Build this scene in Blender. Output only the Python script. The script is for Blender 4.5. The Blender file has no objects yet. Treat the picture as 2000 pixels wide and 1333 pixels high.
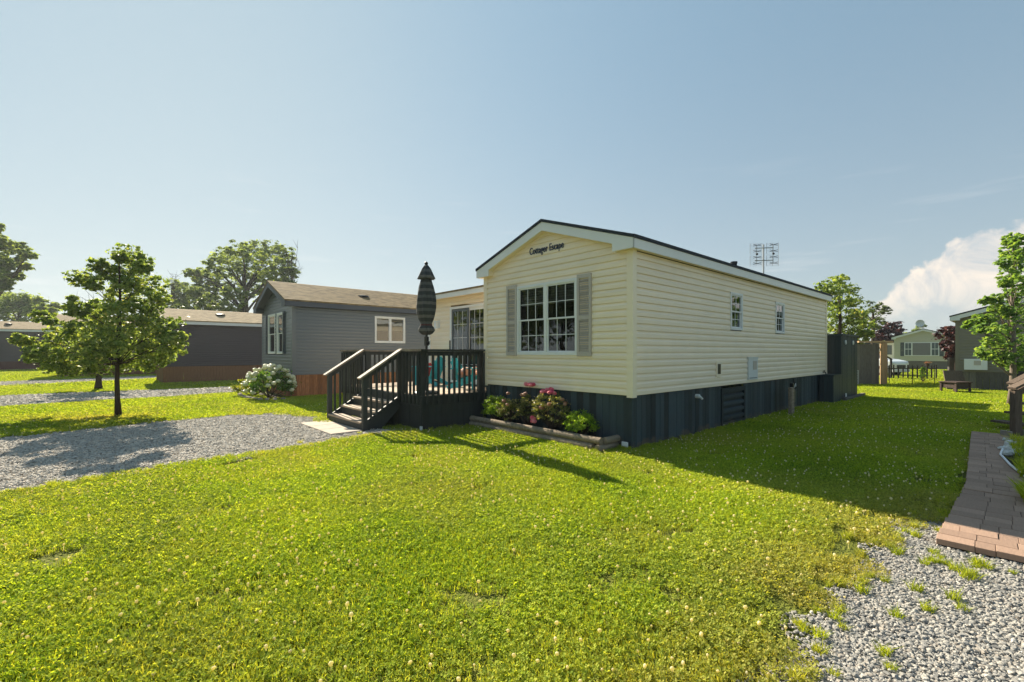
import bpy, math, random
import numpy as np
from mathutils import Vector, Matrix, noise
R = math.radians
PI = math.pi
scene = bpy.context.scene
COL = scene.collection

# ------------------------------------------------------------------ camera
cam = bpy.data.cameras.new('camera')
camo = bpy.data.objects.new('camera', cam)
COL.objects.link(camo)
camo.location = (0, 0, 1.55)
camo.rotation_euler = (R(90), 0, 0)
cam.sensor_width = 36
cam.lens = 16.0
cam.shift_y = 0.01075
cam.clip_start = 0.05
cam.clip_end = 5000
scene.camera = camo

# ------------------------------------------------------------------ light
SUN_ALT = 33.1
SUN_AZ = -36.6           # degrees clockwise from +Y
world = bpy.data.worlds.new('World')
scene.world = world
world.use_nodes = True
wn, wl = world.node_tree.nodes, world.node_tree.links
wn.clear()


def nd(tree, typ, **kw):
    n = tree.nodes.new(typ)
    for k, v in kw.items():
        if k.startswith('i_'):
            n.inputs[k[2:].replace('_', ' ')].default_value = v
        else:
            setattr(n, k, v)
    return n


def mth(tree, op, a, b=None, clamp=False):
    n = tree.nodes.new('ShaderNodeMath')
    n.operation = op
    n.use_clamp = clamp
    for i, x in enumerate((a, b)):
        if x is None:
            continue
        if isinstance(x, (int, float)):
            n.inputs[i].default_value = x
        else:
            tree.links.new(x, n.inputs[i])
    return n.outputs[0]


def mixc(tree, fac, a, b, mode='MIX'):
    n = tree.nodes.new('ShaderNodeMix')
    n.data_type = 'RGBA'
    n.blend_type = mode
    for sock, x in ((n.inputs[0], fac), (n.inputs[6], a), (n.inputs[7], b)):
        if isinstance(x, (int, float)):
            sock.default_value = x
        elif isinstance(x, (tuple, list)):
            sock.default_value = (*x, 1) if len(x) == 3 else x
        else:
            tree.links.new(x, sock)
    return n.outputs[2]


WT = world.node_tree
sky = nd(WT, 'ShaderNodeTexSky', sky_type='NISHITA', sun_disc=False)
sky.sun_elevation = R(SUN_ALT)
sky.sun_rotation = R(SUN_AZ)
sky.air_density = 1.0
sky.dust_density = 2.2
sky.ozone_density = 1.6
hs = nd(WT, 'ShaderNodeHueSaturation')
hs.inputs['Saturation'].default_value = 0.78
wl.new(sky.outputs[0], hs.inputs['Color'])
tc = nd(WT, 'ShaderNodeTexCoord')
sx = nd(WT, 'ShaderNodeSeparateXYZ')
wl.new(tc.outputs['Generated'], sx.inputs[0])
az = mth(WT, 'MULTIPLY', mth(WT, 'ARCTAN2', sx.outputs[0], sx.outputs[1]), 180 / PI)
el = mth(WT, 'MULTIPLY', mth(WT, 'ARCSINE', sx.outputs[2]), 180 / PI)
# towering cumulus low in the sky, azimuth 37..75 degrees
fc = nd(WT, 'ShaderNodeFloatCurve')
cv = fc.mapping.curves[0]
pts = [(0.0, 0.0), (0.365, 0.0), (0.38, 0.25), (0.415, 0.50), (0.445, 0.62), (0.485, 0.70), (0.60, 0.74), (0.72, 0.55), (0.80, 0.0), (1, 0)]
while len(cv.points) < len(pts):
    cv.points.new(0.5, 0.5)
for p, q in zip(cv.points, pts):
    p.location = q
    p.handle_type = 'VECTOR'
fc.mapping.update()
wl.new(mth(WT, 'DIVIDE', az, 100), fc.inputs[1])
top = mth(WT, 'MULTIPLY', fc.outputs[0], 16.0)
cn = nd(WT, 'ShaderNodeTexNoise')
cn.inputs['Scale'].default_value = 26
cn.inputs['Detail'].default_value = 9
cn.inputs['Roughness'].default_value = 0.58
wl.new(tc.outputs['Generated'], cn.inputs['Vector'])
cn2 = nd(WT, 'ShaderNodeTexNoise')
cn2.inputs['Scale'].default_value = 14
cn2.inputs['Detail'].default_value = 10
cn2.inputs['Roughness'].default_value = 0.6
cn2.inputs['Distortion'].default_value = 0.6
wl.new(tc.outputs['Generated'], cn2.inputs['Vector'])
nz = mth(WT, 'MULTIPLY', mth(WT, 'SUBTRACT', cn.outputs[0], 0.5), 3.4)
dlt = mth(WT, 'ADD', mth(WT, 'SUBTRACT', top, el), nz)
edge = mth(WT, 'MULTIPLY', dlt, 2.2, True)
inside = mth(WT, 'GREATER_THAN', top, 0.2)
edge = mth(WT, 'MULTIPLY', edge, inside)
low = mth(WT, 'DIVIDE', mth(WT, 'SUBTRACT', el, 1.8), 4.0, True)
edge = mth(WT, 'MULTIPLY', edge, low)
shade = nd(WT, 'ShaderNodeMapRange')
shade.inputs[1].default_value = 0.42
shade.inputs[2].default_value = 0.60
wl.new(cn2.outputs[0], shade.inputs[0])
cloudc = mixc(WT, shade.outputs[0], (2.45, 2.60, 2.70), (4.3, 3.75, 3.2))
# hazy air: the glow round the sun is evened out
bw = nd(WT, 'ShaderNodeRGBToBW')
wl.new(hs.outputs[0], bw.inputs[0])
den = mth(WT, 'ADD', mth(WT, 'DIVIDE', bw.outputs[0], 2.6), 1.0)
vs_ = WT.nodes.new('ShaderNodeVectorMath')
vs_.operation = 'SCALE'
wl.new(hs.outputs[0], vs_.inputs[0])
wl.new(mth(WT, 'DIVIDE', 1.35, den), vs_.inputs['Scale'])
hz = mth(WT, 'SUBTRACT', 1.0, mth(WT, 'DIVIDE', mth(WT, 'MAXIMUM', el, 0.0), 42), True)
hz = mth(WT, 'POWER', hz, 2.2)
summer = mixc(WT, hz, (0.78, 1.42, 1.88), (2.22, 2.64, 2.74))
dot = nd(WT, 'ShaderNodeVectorMath', operation='DOT_PRODUCT')
wl.new(tc.outputs['Generated'], dot.inputs[0])
dot.inputs[1].default_value = (math.sin(R(SUN_AZ)) * math.cos(R(SUN_ALT)), math.cos(R(SUN_AZ)) * math.cos(R(SUN_ALT)), math.sin(R(SUN_ALT)))
glow = mth(WT, 'POWER', mth(WT, 'MAXIMUM', dot.outputs['Value'], 0.0), 3.0)
sv = WT.nodes.new('ShaderNodeVectorMath')
sv.operation = 'SCALE'
wl.new(summer, sv.inputs[0])
wl.new(mth(WT, 'ADD', mth(WT, 'MULTIPLY', glow, 0.50), 0.97), sv.inputs['Scale'])
hazy = mixc(WT, 0.30, sv.outputs[0], vs_.outputs[0])
skyc = mixc(WT, mth(WT, 'MULTIPLY', edge, 0.97), hazy, cloudc)
# thin wisps low in the sky
mp = nd(WT, 'ShaderNodeMapping')
mp.inputs['Scale'].default_value = (2.2, 2.2, 22)
wl.new(tc.outputs['Generated'], mp.inputs[0])
wn3 = nd(WT, 'ShaderNodeTexNoise')
wn3.inputs['Scale'].default_value = 2.4
wn3.inputs['Detail'].default_value = 7
wl.new(mp.outputs[0], wn3.inputs['Vector'])
wsp = mth(WT, 'MULTIPLY', mth(WT, 'SUBTRACT', wn3.outputs[0], 0.60), 4.0, True)
wlow = mth(WT, 'SUBTRACT', 1.0, mth(WT, 'DIVIDE', el, 22), True)
wsp = mth(WT, 'MULTIPLY', wsp, mth(WT, 'MULTIPLY', wlow, 0.55))
skyc = mixc(WT, wsp, skyc, (3.6, 3.6, 3.6))
bg = nd(WT, 'ShaderNodeBackground')
bg.inputs[1].default_value = 0.101
wl.new(skyc, bg.inputs[0])
wo = nd(WT, 'ShaderNodeOutputWorld')
wl.new(bg.outputs[0], wo.inputs[0])

sun = bpy.data.lights.new('sun', 'SUN')
sun.energy = 5.0
sun.angle = R(0.5)
sun.color = (1.0, 0.90, 0.72)
suno = bpy.data.objects.new('sun', sun)
COL.objects.link(suno)
k = Vector((math.sin(R(SUN_AZ)) * math.cos(R(SUN_ALT)), math.cos(R(SUN_AZ)) * math.cos(R(SUN_ALT)), math.sin(R(SUN_ALT))))
suno.rotation_euler = k.to_track_quat('Z', 'Y').to_euler()
suno.location = (0, 0, 30)

scene.view_settings.view_transform = 'Standard'
scene.view_settings.look = 'None'
scene.view_settings.exposure = 1.35
scene.view_settings.gamma = 1
scene.view_settings.use_curve_mapping = False
scene.render.engine = 'CYCLES'
scene.cycles.max_bounces = 6
scene.cycles.transparent_max_bounces = 8
scene.cycles.use_denoising = True


# ------------------------------------------------------------------ materials
def new_mat(name):
    m = bpy.data.materials.new(name)
    m.use_nodes = True
    t = m.node_tree
    t.nodes.clear()
    out = t.nodes.new('ShaderNodeOutputMaterial')
    return m, t, out


def M(name, color, rough=0.6, var=0.15, nscale=6.0, stretch=(1, 1, 1), bump=0.0, bscale=60, spec=0.3, objvar=0.12,
      color2=None, metal=0.0, splash=0.0, dirt=0.0, dirtcol=(0.12, 0.10, 0.07), coat=0.0):
    m, t, out = new_mat(name)
    b = t.nodes.new('ShaderNodeBsdfPrincipled')
    tcn = t.nodes.new('ShaderNodeTexCoord')
    mp = t.nodes.new('ShaderNodeMapping')
    mp.inputs['Scale'].default_value = stretch
    oi = t.nodes.new('ShaderNodeObjectInfo')
    t.links.new(tcn.outputs['Object'], mp.inputs[0])
    rv = t.nodes.new('ShaderNodeCombineXYZ')
    for i in range(3):
        t.links.new(mth(t, 'MULTIPLY', oi.outputs['Random'], 37.0 + 11 * i), rv.inputs[i])
    t.links.new(rv.outputs[0], mp.inputs['Location'])
    nz = t.nodes.new('ShaderNodeTexNoise')
    nz.inputs['Scale'].default_value = nscale
    nz.inputs['Detail'].default_value = 6
    nz.inputs['Roughness'].default_value = 0.6
    t.links.new(mp.outputs[0], nz.inputs['Vector'])
    c2 = color2 or tuple(c * 0.55 for c in color)
    f = mth(t, 'MULTIPLY', mth(t, 'SUBTRACT', nz.outputs[0], 0.35), 3.0, True)
    a = tuple(c * (1 - var) + d * var for c, d in zip(color, c2))
    base = mixc(t, f, a, color)
    br = mth(t, 'ADD', mth(t, 'MULTIPLY', mth(t, 'SUBTRACT', oi.outputs['Random'], 0.5), 2 * objvar), 1.0)
    vm = t.nodes.new('ShaderNodeVectorMath')
    vm.operation = 'SCALE'
    t.links.new(base, vm.inputs[0])
    t.links.new(br, vm.inputs['Scale'])
    colout = vm.outputs[0]
    if dirt > 0:
        dn = t.nodes.new('ShaderNodeTexNoise')
        dn.inputs['Scale'].default_value = 1.7
        dn.inputs['Detail'].default_value = 8
        t.links.new(tcn.outputs['Object'], dn.inputs['Vector'])
        df = mth(t, 'MULTIPLY', mth(t, 'MULTIPLY', mth(t, 'SUBTRACT', dn.outputs[0], 0.48), 4, True), dirt)
        colout = mixc(t, df, colout, dirtcol)
    if splash > 0:
        sz = t.nodes.new('ShaderNodeSeparateXYZ')
        t.links.new(tcn.outputs['Object'], sz.inputs[0])
        sn = t.nodes.new('ShaderNodeTexNoise')
        sn.inputs['Scale'].default_value = 5
        sn.inputs['Detail'].default_value = 8
        t.links.new(tcn.outputs['Object'], sn.inputs['Vector'])
        lim = mth(t, 'MULTIPLY', mth(t, 'SUBTRACT', sn.outputs[0], 0.22), splash)
        sf_ = mth(t, 'MULTIPLY', mth(t, 'SUBTRACT', lim, sz.outputs[2]), 9, True)
        colout = mixc(t, mth(t, 'MULTIPLY', sf_, 0.7), colout, (0.13, 0.095, 0.065))
    t.links.new(colout, b.inputs['Base Color'])
    b.inputs['Roughness'].default_value = rough
    b.inputs['Specular IOR Level'].default_value = spec
    b.inputs['Metallic'].default_value = metal
    b.inputs['Coat Weight'].default_value = coat
    if bump > 0:
        bn = t.nodes.new('ShaderNodeTexNoise')
        bn.inputs['Scale'].default_value = bscale
        bn.inputs['Detail'].default_value = 4
        t.links.new(mp.outputs[0], bn.inputs['Vector'])
        bu = t.nodes.new('ShaderNodeBump')
        bu.inputs['Strength'].default_value = bump
        bu.inputs['Distance'].default_value = 0.01
        t.links.new(bn.outputs[0], bu.inputs['Height'])
        t.links.new(bu.outputs[0], b.inputs['Normal'])
    t.links.new(b.outputs[0], out.inputs[0])
    return m


def leaf_mat(name, dark, mid, light, trans=0.35, gloss=0.12, tip=None, dry=False, rough=0.45, bigscale=0.5, bigvar=0.25):
    """Leaves and grass: colour differs from leaf to leaf and from patch to patch; light passes through."""
    m, t, out = new_mat(name)
    g = t.nodes.new('ShaderNodeNewGeometry')
    cr = t.nodes.new('ShaderNodeValToRGB')
    e = cr.color_ramp.elements
    e[0].position, e[0].color = 0.0, (*dark, 1)
    e[1].position, e[1].color = 1.0, (*light, 1)
    x = cr.color_ramp.elements.new(0.55)
    x.color = (*mid, 1)
    if tip:
        x = cr.color_ramp.elements.new(0.9)
        x.color = (*light, 1)
        cr.color_ramp.elements[-1].color = (*tip, 1)
    nz = t.nodes.new('ShaderNodeTexNoise')
    nz.inputs['Scale'].default_value = bigscale
    nz.inputs['Detail'].default_value = 5
    t.links.new(g.outputs['Position'], nz.inputs['Vector'])
    r = mth(t, 'ADD', mth(t, 'MULTIPLY', g.outputs['Random Per Island'], 0.8),
            mth(t, 'MULTIPLY', mth(t, 'SUBTRACT', nz.outputs[0], 0.4), bigvar * 4), True)
    t.links.new(r, cr.inputs[0])
    c = cr.outputs[0]
    if dry:
        at = t.nodes.new('ShaderNodeAttribute')
        at.attribute_type = 'INSTANCER'
        at.attribute_name = 'dry'
        f = mth(t, 'MULTIPLY', mth(t, 'ADD', mth(t, 'MULTIPLY', g.outputs['Random Per Island'], 0.6), 0.4), at.outputs['Fac'], True)
        c = mixc(t, f, c, (0.50, 0.39, 0.15))
    d = t.nodes.new('ShaderNodeBsdfPrincipled')
    d.inputs['Roughness'].default_value = rough
    d.inputs['Specular IOR Level'].default_value = gloss
    t.links.new(c, d.inputs['Base Color'])
    tr = t.nodes.new('ShaderNodeBsdfTranslucent')
    tc_ = mixc(t, 1.0, c, (1.25, 1.15, 0.45), 'MULTIPLY')
    t.links.new(tc_, tr.inputs[0])
    mx = t.nodes.new('ShaderNodeMixShader')
    mx.inputs[0].default_value = trans
    t.links.new(d.outputs[0], mx.inputs[1])
    t.links.new(tr.outputs[0], mx.inputs[2])
    t.links.new(mx.outputs[0], out.inputs[0])
    return m


def glass_mat(name, tint=(0.55, 0.6, 0.6)):
    m, t, out = new_mat(name)
    tr = t.nodes.new('ShaderNodeBsdfTransparent')
    tr.inputs[0].default_value = (*tint, 1)
    geo = t.nodes.new('ShaderNodeNewGeometry')
    gl = t.nodes.new('ShaderNodeBsdfGlossy')
    gl.inputs['Roughness'].default_value = 0.015
    gl.inputs[0].default_value = (0.9, 0.95, 1, 1)
    fr = t.nodes.new('ShaderNodeFresnel')
    t.links.new(mth(t, 'ADD', mth(t, 'MULTIPLY', geo.outputs['Backfacing'], 0.75), 1.5), fr.inputs[0])
    nz = t.nodes.new('ShaderNodeTexNoise')
    nz.inputs['Scale'].default_value = 1.2
    bu = t.nodes.new('ShaderNodeBump')
    bu.inputs['Strength'].default_value = 0.06
    bu.inputs['Distance'].default_value = 0.05
    t.links.new(nz.outputs[0], bu.inputs['Height'])
    t.links.new(bu.outputs[0], gl.inputs['Normal'])
    mx = t.nodes.new('ShaderNodeMixShader')
    t.links.new(mth(t, 'MULTIPLY', fr.outputs[0], 1.7, True), mx.inputs[0])
    t.links.new(tr.outputs[0], mx.inputs[1])
    t.links.new(gl.outputs[0], mx.inputs[2])
    t.links.new(mx.outputs[0], out.inputs[0])
    return m


def shingle_mat(name, c1, c2, c3):
    m, t, out = new_mat(name)
    tcn = t.nodes.new('ShaderNodeTexCoord')
    br = t.nodes.new('ShaderNodeTexBrick')
    br.inputs['Scale'].default_value = 1.0
    br.inputs['Brick Width'].default_value = 0.28
    br.inputs['Row Height'].default_value = 0.135
    br.inputs['Mortar Size'].default_value = 0.004
    br.inputs['Color1'].default_value = (*c1, 1)
    br.inputs['Color2'].default_value = (*c2, 1)
    br.inputs['Mortar'].default_value = tuple(c * 0.5 for c in c1) + (1,)
    t.links.new(tcn.outputs['Object'], br.inputs['Vector'])
    nz = t.nodes.new('ShaderNodeTexNoise')
    nz.inputs['Scale'].default_value = 7
    nz.inputs['Detail'].default_value = 8
    mp = t.nodes.new('ShaderNodeMapping')
    mp.inputs['Scale'].default_value = (0.5, 1.5, 1)
    t.links.new(tcn.outputs['Object'], mp.inputs[0])
    t.links.new(mp.outputs[0], nz.inputs['Vector'])
    f = mth(t, 'MULTIPLY', mth(t, 'SUBTRACT', nz.outputs[0], 0.42), 4, True)
    c = mixc(t, f, br.outputs[0], c3)
    gr = t.nodes.new('ShaderNodeTexNoise')
    gr.inputs['Scale'].default_value = 220
    t.links.new(tcn.outputs['Object'], gr.inputs['Vector'])
    b = t.nodes.new('ShaderNodeBsdfPrincipled')
    b.inputs['Roughness'].default_value = 0.9
    b.inputs['Specular IOR Level'].default_value = 0.15
    t.links.new(c, b.inputs['Base Color'])
    bu = t.nodes.new('ShaderNodeBump')
    bu.inputs['Strength'].default_value = 0.4
    bu.inputs['Distance'].default_value = 0.005
    t.links.new(gr.outputs[0], bu.inputs['Height'])
    t.links.new(bu.outputs[0], b.inputs['Normal'])
    t.links.new(b.outputs[0], out.inputs[0])
    return m


MAT = dict(
    cream=M('cream_vinyl', (0.92, 0.785, 0.61), 0.42, 0.10, 2.5, (0.4, 0.4, 6), 0.10, 90, 0.35, 0.03, dirt=0.22, dirtcol=(0.62, 0.56, 0.43)),
    cream_trim=M('cream_trim', (0.90, 0.78, 0.605), 0.4, 0.06, 4, spec=0.35, objvar=0.02),
    white=M('white_trim', (0.78, 0.79, 0.80), 0.42, 0.08, 3, spec=0.4, objvar=0.03, dirt=0.12, dirtcol=(0.6, 0.6, 0.56)),
    white_dull=M('white_dull', (0.66, 0.68, 0.69), 0.5, 0.08, 3, spec=0.3, objvar=0.03),
    shutter=M('taupe_shutter', (0.50, 0.45, 0.41), 0.5, 0.08, 4, spec=0.3, objvar=0.02),
    skirt=M('dark_stained_planks', (0.036, 0.056, 0.068), 0.62, 0.45, 5, (6, 6, 0.6), 0.5, 60, 0.3, 0.5, splash=.45, dirt=0.25, dirtcol=(0.055, 0.052, 0.05)),
    deckdark=M('dark_deck_paint', (0.030, 0.036, 0.038), 0.55, 0.35, 6, (4, 4, 0.7), 0.4, 60, 0.35, 0.22),
    deckfloor=M('worn_deck_boards', (0.52, 0.40, 0.29), 0.75, 0.5, 5, (3, 0.5, 3), 0.6, 50, 0.2, 0.18, color2=(0.16, 0.13, 0.11)),
    railcap=M('worn_rail_cap', (0.36, 0.29, 0.22), 0.7, 0.7, 5, (1, 1, 1), 0.5, 60, 0.2, 0.1, color2=(0.08, 0.07, 0.06)),
    slate=M('slate_vinyl', (0.125, 0.148, 0.172), 0.33, 0.10, 2.5, (0.4, 0.4, 6), 0.1, 90, 0.5, 0.04),
    slatetrim=M('slate_trim', (0.065, 0.078, 0.105), 0.5, 0.1, 3, spec=0.3),
    brown=M('dark_brown_vinyl', (0.085, 0.072, 0.080), 0.5, 0.12, 3, (0.4, 0.4, 5), 0.1, 80, 0.25, 0.04),
    taupe=M('taupe_vinyl', (0.22, 0.20, 0.155), 0.5, 0.12, 3, (0.4, 0.4, 5), 0.1, 80, 0.25, 0.04),
    sage=M('sage_vinyl', (0.56, 0.54, 0.43), 0.5, 0.10, 3, (0.4, 0.4, 5), 0.05, 80, 0.25, 0.03),
    cedar=M('cedar_planks', (0.46, 0.20, 0.09), 0.7, 0.6, 6, (8, 8, 0.8), 0.6, 50, 0.15, 0.3, color2=(0.10, 0.045, 0.025)),
    cedar_dull=M('weathered_cedar', (0.24, 0.125, 0.065), 0.75, 0.5, 6, (8, 8, 0.8), 0.6, 50, 0.15, 0.25),
    greywood=M('grey_weathered_wood', (0.20, 0.185, 0.165), 0.8, 0.6, 7, (9, 9, 0.7), 0.7, 50, 0.1, 0.25, color2=(0.07, 0.06, 0.05)),
    freshwood=M('pale_lumber', (0.50, 0.33, 0.19), 0.7, 0.4, 6, (9, 9, 0.7), 0.5, 50, 0.15, 0.1),
    railwood=M('brown_weathered_lumber', (0.17, 0.125, 0.095), 0.75, 0.6, 7, (5, 5, 0.8), 0.7, 50, 0.15, 0.15, color2=(0.06, 0.045, 0.035)),
    timber=M('landscape_timber', (0.34, 0.27, 0.20), 0.85, 0.7, 4, (1, 6, 6), 0.8, 40, 0.1, 0.15, color2=(0.13, 0.11, 0.085)),
    shed=M('dark_shed_paint', (0.040, 0.056, 0.062), 0.55, 0.3, 5, (6, 6, 0.6), 0.4, 60, 0.35, 0.18),
    roofdark=M('dark_shingle', (0.035, 0.042, 0.055), 0.85, 0.4, 12, bump=0.5, bscale=120, spec=0.2),
    shingle=shingle_mat('brown_shingle', (0.23, 0.165, 0.085), (0.13, 0.095, 0.055), (0.30, 0.22, 0.12)),
    shingle2=shingle_mat('tan_shingle', (0.36, 0.27, 0.16), (0.24, 0.18, 0.11), (0.44, 0.33, 0.20)),
    glass=glass_mat('window_glass'),
    room=M('dim_room', (0.06, 0.06, 0.065), 0.8, 0.3, 3, spec=0.1, objvar=0),
    blind=M('window_blind', (0.50, 0.50, 0.46), 0.7, 0.1, 3, spec=0.2),
    curtain=M('cream_valance', (0.72, 0.66, 0.55), 0.8, 0.3, 9, (1, 1, 3), spec=0.1),
    screen=M('insect_screen', (0.11, 0.13, 0.15), 0.7, 0.1, 3, spec=0.2),
    black=M('black_plastic', (0.012, 0.013, 0.015), 0.4, 0.2, 5, spec=0.4),
    steel=M('galvanised_steel', (0.42, 0.43, 0.44), 0.4, 0.15, 12, metal=0.8),
    rust=M('rusty_steel', (0.075, 0.045, 0.038), 0.65, 0.5, 12, bump=0.3, bscale=80, color2=(0.03, 0.022, 0.02)),
    teal=M('teal_plastic', (0.03, 0.36, 0.43), 0.45, 0.12, 5, spec=0.35, objvar=0.06),
    red=M('red_cushion', (0.62, 0.045, 0.04), 0.8, 0.2, 9, spec=0.1),
    orange=M('orange_towel', (0.70, 0.25, 0.12), 0.9, 0.9, 14, spec=0.1, color2=(0.75, 0.62, 0.55)),
    navy=M('navy_letters', (0.022, 0.040, 0.085), 0.4, 0.1, 5),
    slab=M('concrete_slab', (0.46, 0.39, 0.32), 0.85, 0.35, 9, bump=0.5, bscale=120, spec=0.15, objvar=0.06),
    soil=M('dark_soil', (0.030, 0.022, 0.016), 0.95, 0.5, 20, bump=1.0, bscale=60, spec=0.1),
    paver=M('brown_paver', (0.40, 0.265, 0.195), 0.8, 0.35, 5, (2, 14, 2), 0.7, 70, 0.2, 0.16, dirt=.35, dirtcol=(.20, .16, .12), color2=(0.25, 0.17, 0.13)),
    paverbase=M('paver_bed', (0.05, 0.04, 0.033), 0.9, 0.4, 20, spec=0.1),
    bark=M('tree_bark', (0.075, 0.055, 0.042), 0.9, 0.6, 9, (4, 4, 1), 1.0, 30, 0.1, 0.1),
    palebark=M('pale_bark', (0.26, 0.21, 0.17), 0.85, 0.6, 8, (3, 3, 2), 0.8, 30, 0.1, 0.05, color2=(0.10, 0.08, 0.06)),
    stone_edge=M('edging_stone', (0.36, 0.32, 0.27), 0.85, 0.5, 12, bump=0.7, bscale=40, spec=0.15, objvar=0.25),
    whitestone=M('white_stone', (0.62, 0.60, 0.56), 0.8, 0.4, 12, bump=0.6, bscale=50, spec=0.15, objvar=0.2),
    carwhite=M('white_car_paint', (0.72, 0.75, 0.78), 0.22, 0.04, 2, spec=0.5, coat=0.6),
    carglass=M('car_glass', (0.02, 0.025, 0.03), 0.08, 0.05, 2, spec=0.6),
    rubber=M('tyre_rubber', (0.015, 0.015, 0.016), 0.8, 0.1, 5),
    lamp=M('headlight_lens', (0.55, 0.58, 0.60), 0.15, 0.1, 5, spec=0.6),
)
MAT['leaf_lime'] = leaf_mat('linden_leaf', (0.11, 0.18, 0.055), (0.25, 0.35, 0.10), (0.47, 0.53, 0.17), 0.5, 0.08, tip=(0.78, 0.62, 0.30), bigscale=1.2, bigvar=0.2)
MAT['leaf_maple'] = leaf_mat('maple_leaf', (0.09, 0.19, 0.05), (0.22, 0.36, 0.09), (0.42, 0.55, 0.16), 0.5, 0.12, bigscale=0.8, bigvar=0.2)
MAT['leaf_far'] = leaf_mat('far_leaf', (0.14, 0.20, 0.09), (0.24, 0.32, 0.13), (0.40, 0.48, 0.18), 0.55, 0.03, rough=0.8, bigscale=0.12, bigvar=0.2)
MAT['leaf_far2'] = leaf_mat('far_leaf_bright', (0.06, 0.10, 0.02), (0.12, 0.17, 0.03), (0.20, 0.25, 0.05), 0.35, 0.25, bigscale=0.2)
MAT['leaf_red'] = leaf_mat('plum_leaf', (0.018, 0.008, 0.012), (0.06, 0.02, 0.028), (0.16, 0.05, 0.05), 0.25, 0.3, bigscale=0.6)
MAT['leaf_box'] = leaf_mat('boxwood_leaf', (0.09, 0.18, 0.02), (0.26, 0.42, 0.035), (0.50, 0.66, 0.07), 0.45, 0.15, bigscale=3)
MAT['leaf_rose'] = leaf_mat('rose_leaf', (0.07, 0.10, 0.03), (0.17, 0.20, 0.06), (0.40, 0.36, 0.16), 0.42, 0.15, tip=(0.60, 0.38, 0.24), bigscale=4)
MAT['leaf_hyd'] = leaf_mat('hydrangea_leaf', (0.05, 0.13, 0.02), (0.12, 0.25, 0.03), (0.26, 0.42, 0.06), 0.42, 0.15, bigscale=3)
MAT['leaf_gold'] = leaf_mat('golden_leaf', (0.16, 0.20, 0.02), (0.34, 0.38, 0.04), (0.55, 0.52, 0.07), 0.40, 0.3, bigscale=3)
MAT['petal_pink'] = leaf_mat('pink_petal', (0.60, 0.06, 0.14), (0.80, 0.16, 0.26), (0.88, 0.38, 0.42), 0.30, 0.2, bigscale=3)
MAT['petal_rust'] = leaf_mat('faded_petal', (0.30, 0.12, 0.08), (0.45, 0.22, 0.15), (0.58, 0.38, 0.28), 0.30, 0.2, bigscale=3)
MAT['petal_white'] = leaf_mat('white_petal', (0.52, 0.56, 0.38), (0.66, 0.68, 0.52), (0.80, 0.80, 0.68), 0.25, 0.2, bigscale=3)
MAT['grass'] = leaf_mat('grass_blade', (0.11, 0.17, 0.022), (0.35, 0.44, 0.034), (0.68, 0.69, 0.08), 0.5, 0.03, tip=(0.55, 0.48, 0.12), dry=True, rough=0.7, bigscale=0.45, bigvar=0.22)
MAT['clover'] = leaf_mat('clover_leaf', (0.095, 0.18, 0.022), (0.33, 0.46, 0.036), (0.64, 0.70, 0.08), 0.48, 0.04, dry=True, rough=0.65, bigscale=0.6, bigvar=0.2)
MAT['cloverflower'] = leaf_mat('clover_flower', (0.62, 0.55, 0.36), (0.80, 0.75, 0.58), (0.90, 0.88, 0.76), 0.5, 0.05, bigscale=3)


def ground_mat(name, cols, scales, bump=0.6, bs=60, bd=0.02):
    m, t, out = new_mat(name)
    g = t.nodes.new('ShaderNodeNewGeometry')
    n1 = t.nodes.new('ShaderNodeTexNoise')
    n1.inputs['Scale'].default_value = scales[0]
    n1.inputs['Detail'].default_value = 8
    n2 = t.nodes.new('ShaderNodeTexNoise')
    n2.inputs['Scale'].default_value = scales[1]
    n2.inputs['Detail'].default_value = 6
    n2.inputs['Roughness'].default_value = 0.7
    for n in (n1, n2):
        t.links.new(g.outputs['Position'], n.inputs['Vector'])
    f1 = mth(t, 'MULTIPLY', mth(t, 'SUBTRACT', n1.outputs[0], 0.38), 4, True)
    f2 = mth(t, 'MULTIPLY', mth(t, 'SUBTRACT', n2.outputs[0], 0.36), 3.4, True)
    c = mixc(t, f2, mixc(t, f1, cols[0], cols[1]), cols[2])
    b = t.nodes.new('ShaderNodeBsdfPrincipled')
    b.inputs['Roughness'].default_value = 0.95
    b.inputs['Specular IOR Level'].default_value = 0.1
    t.links.new(c, b.inputs['Base Color'])
    bu = t.nodes.new('ShaderNodeBump')
    bu.inputs['Strength'].default_value = bump
    bu.inputs['Distance'].default_value = bd
    n3 = t.nodes.new('ShaderNodeTexNoise')
    n3.inputs['Scale'].default_value = bs
    t.links.new(g.outputs['Position'], n3.inputs['Vector'])
    t.links.new(n3.outputs[0], bu.inputs['Height'])
    t.links.new(bu.outputs[0], b.inputs['Normal'])
    t.links.new(b.outputs[0], out.inputs[0])
    return m


MAT['lawn'] = ground_mat('lawn_ground', ((0.13, 0.15, 0.022), (0.17, 0.18, 0.028), (0.09, 0.10, 0.02)), (0.5, 28), 1.0, 45, 0.04)
MAT['gravelbed'] = ground_mat('gravel_bed', ((0.25, 0.235, 0.21), (0.32, 0.30, 0.26), (0.13, 0.12, 0.11)), (1.2, 42), 1.0, 55, 0.03)


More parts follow.
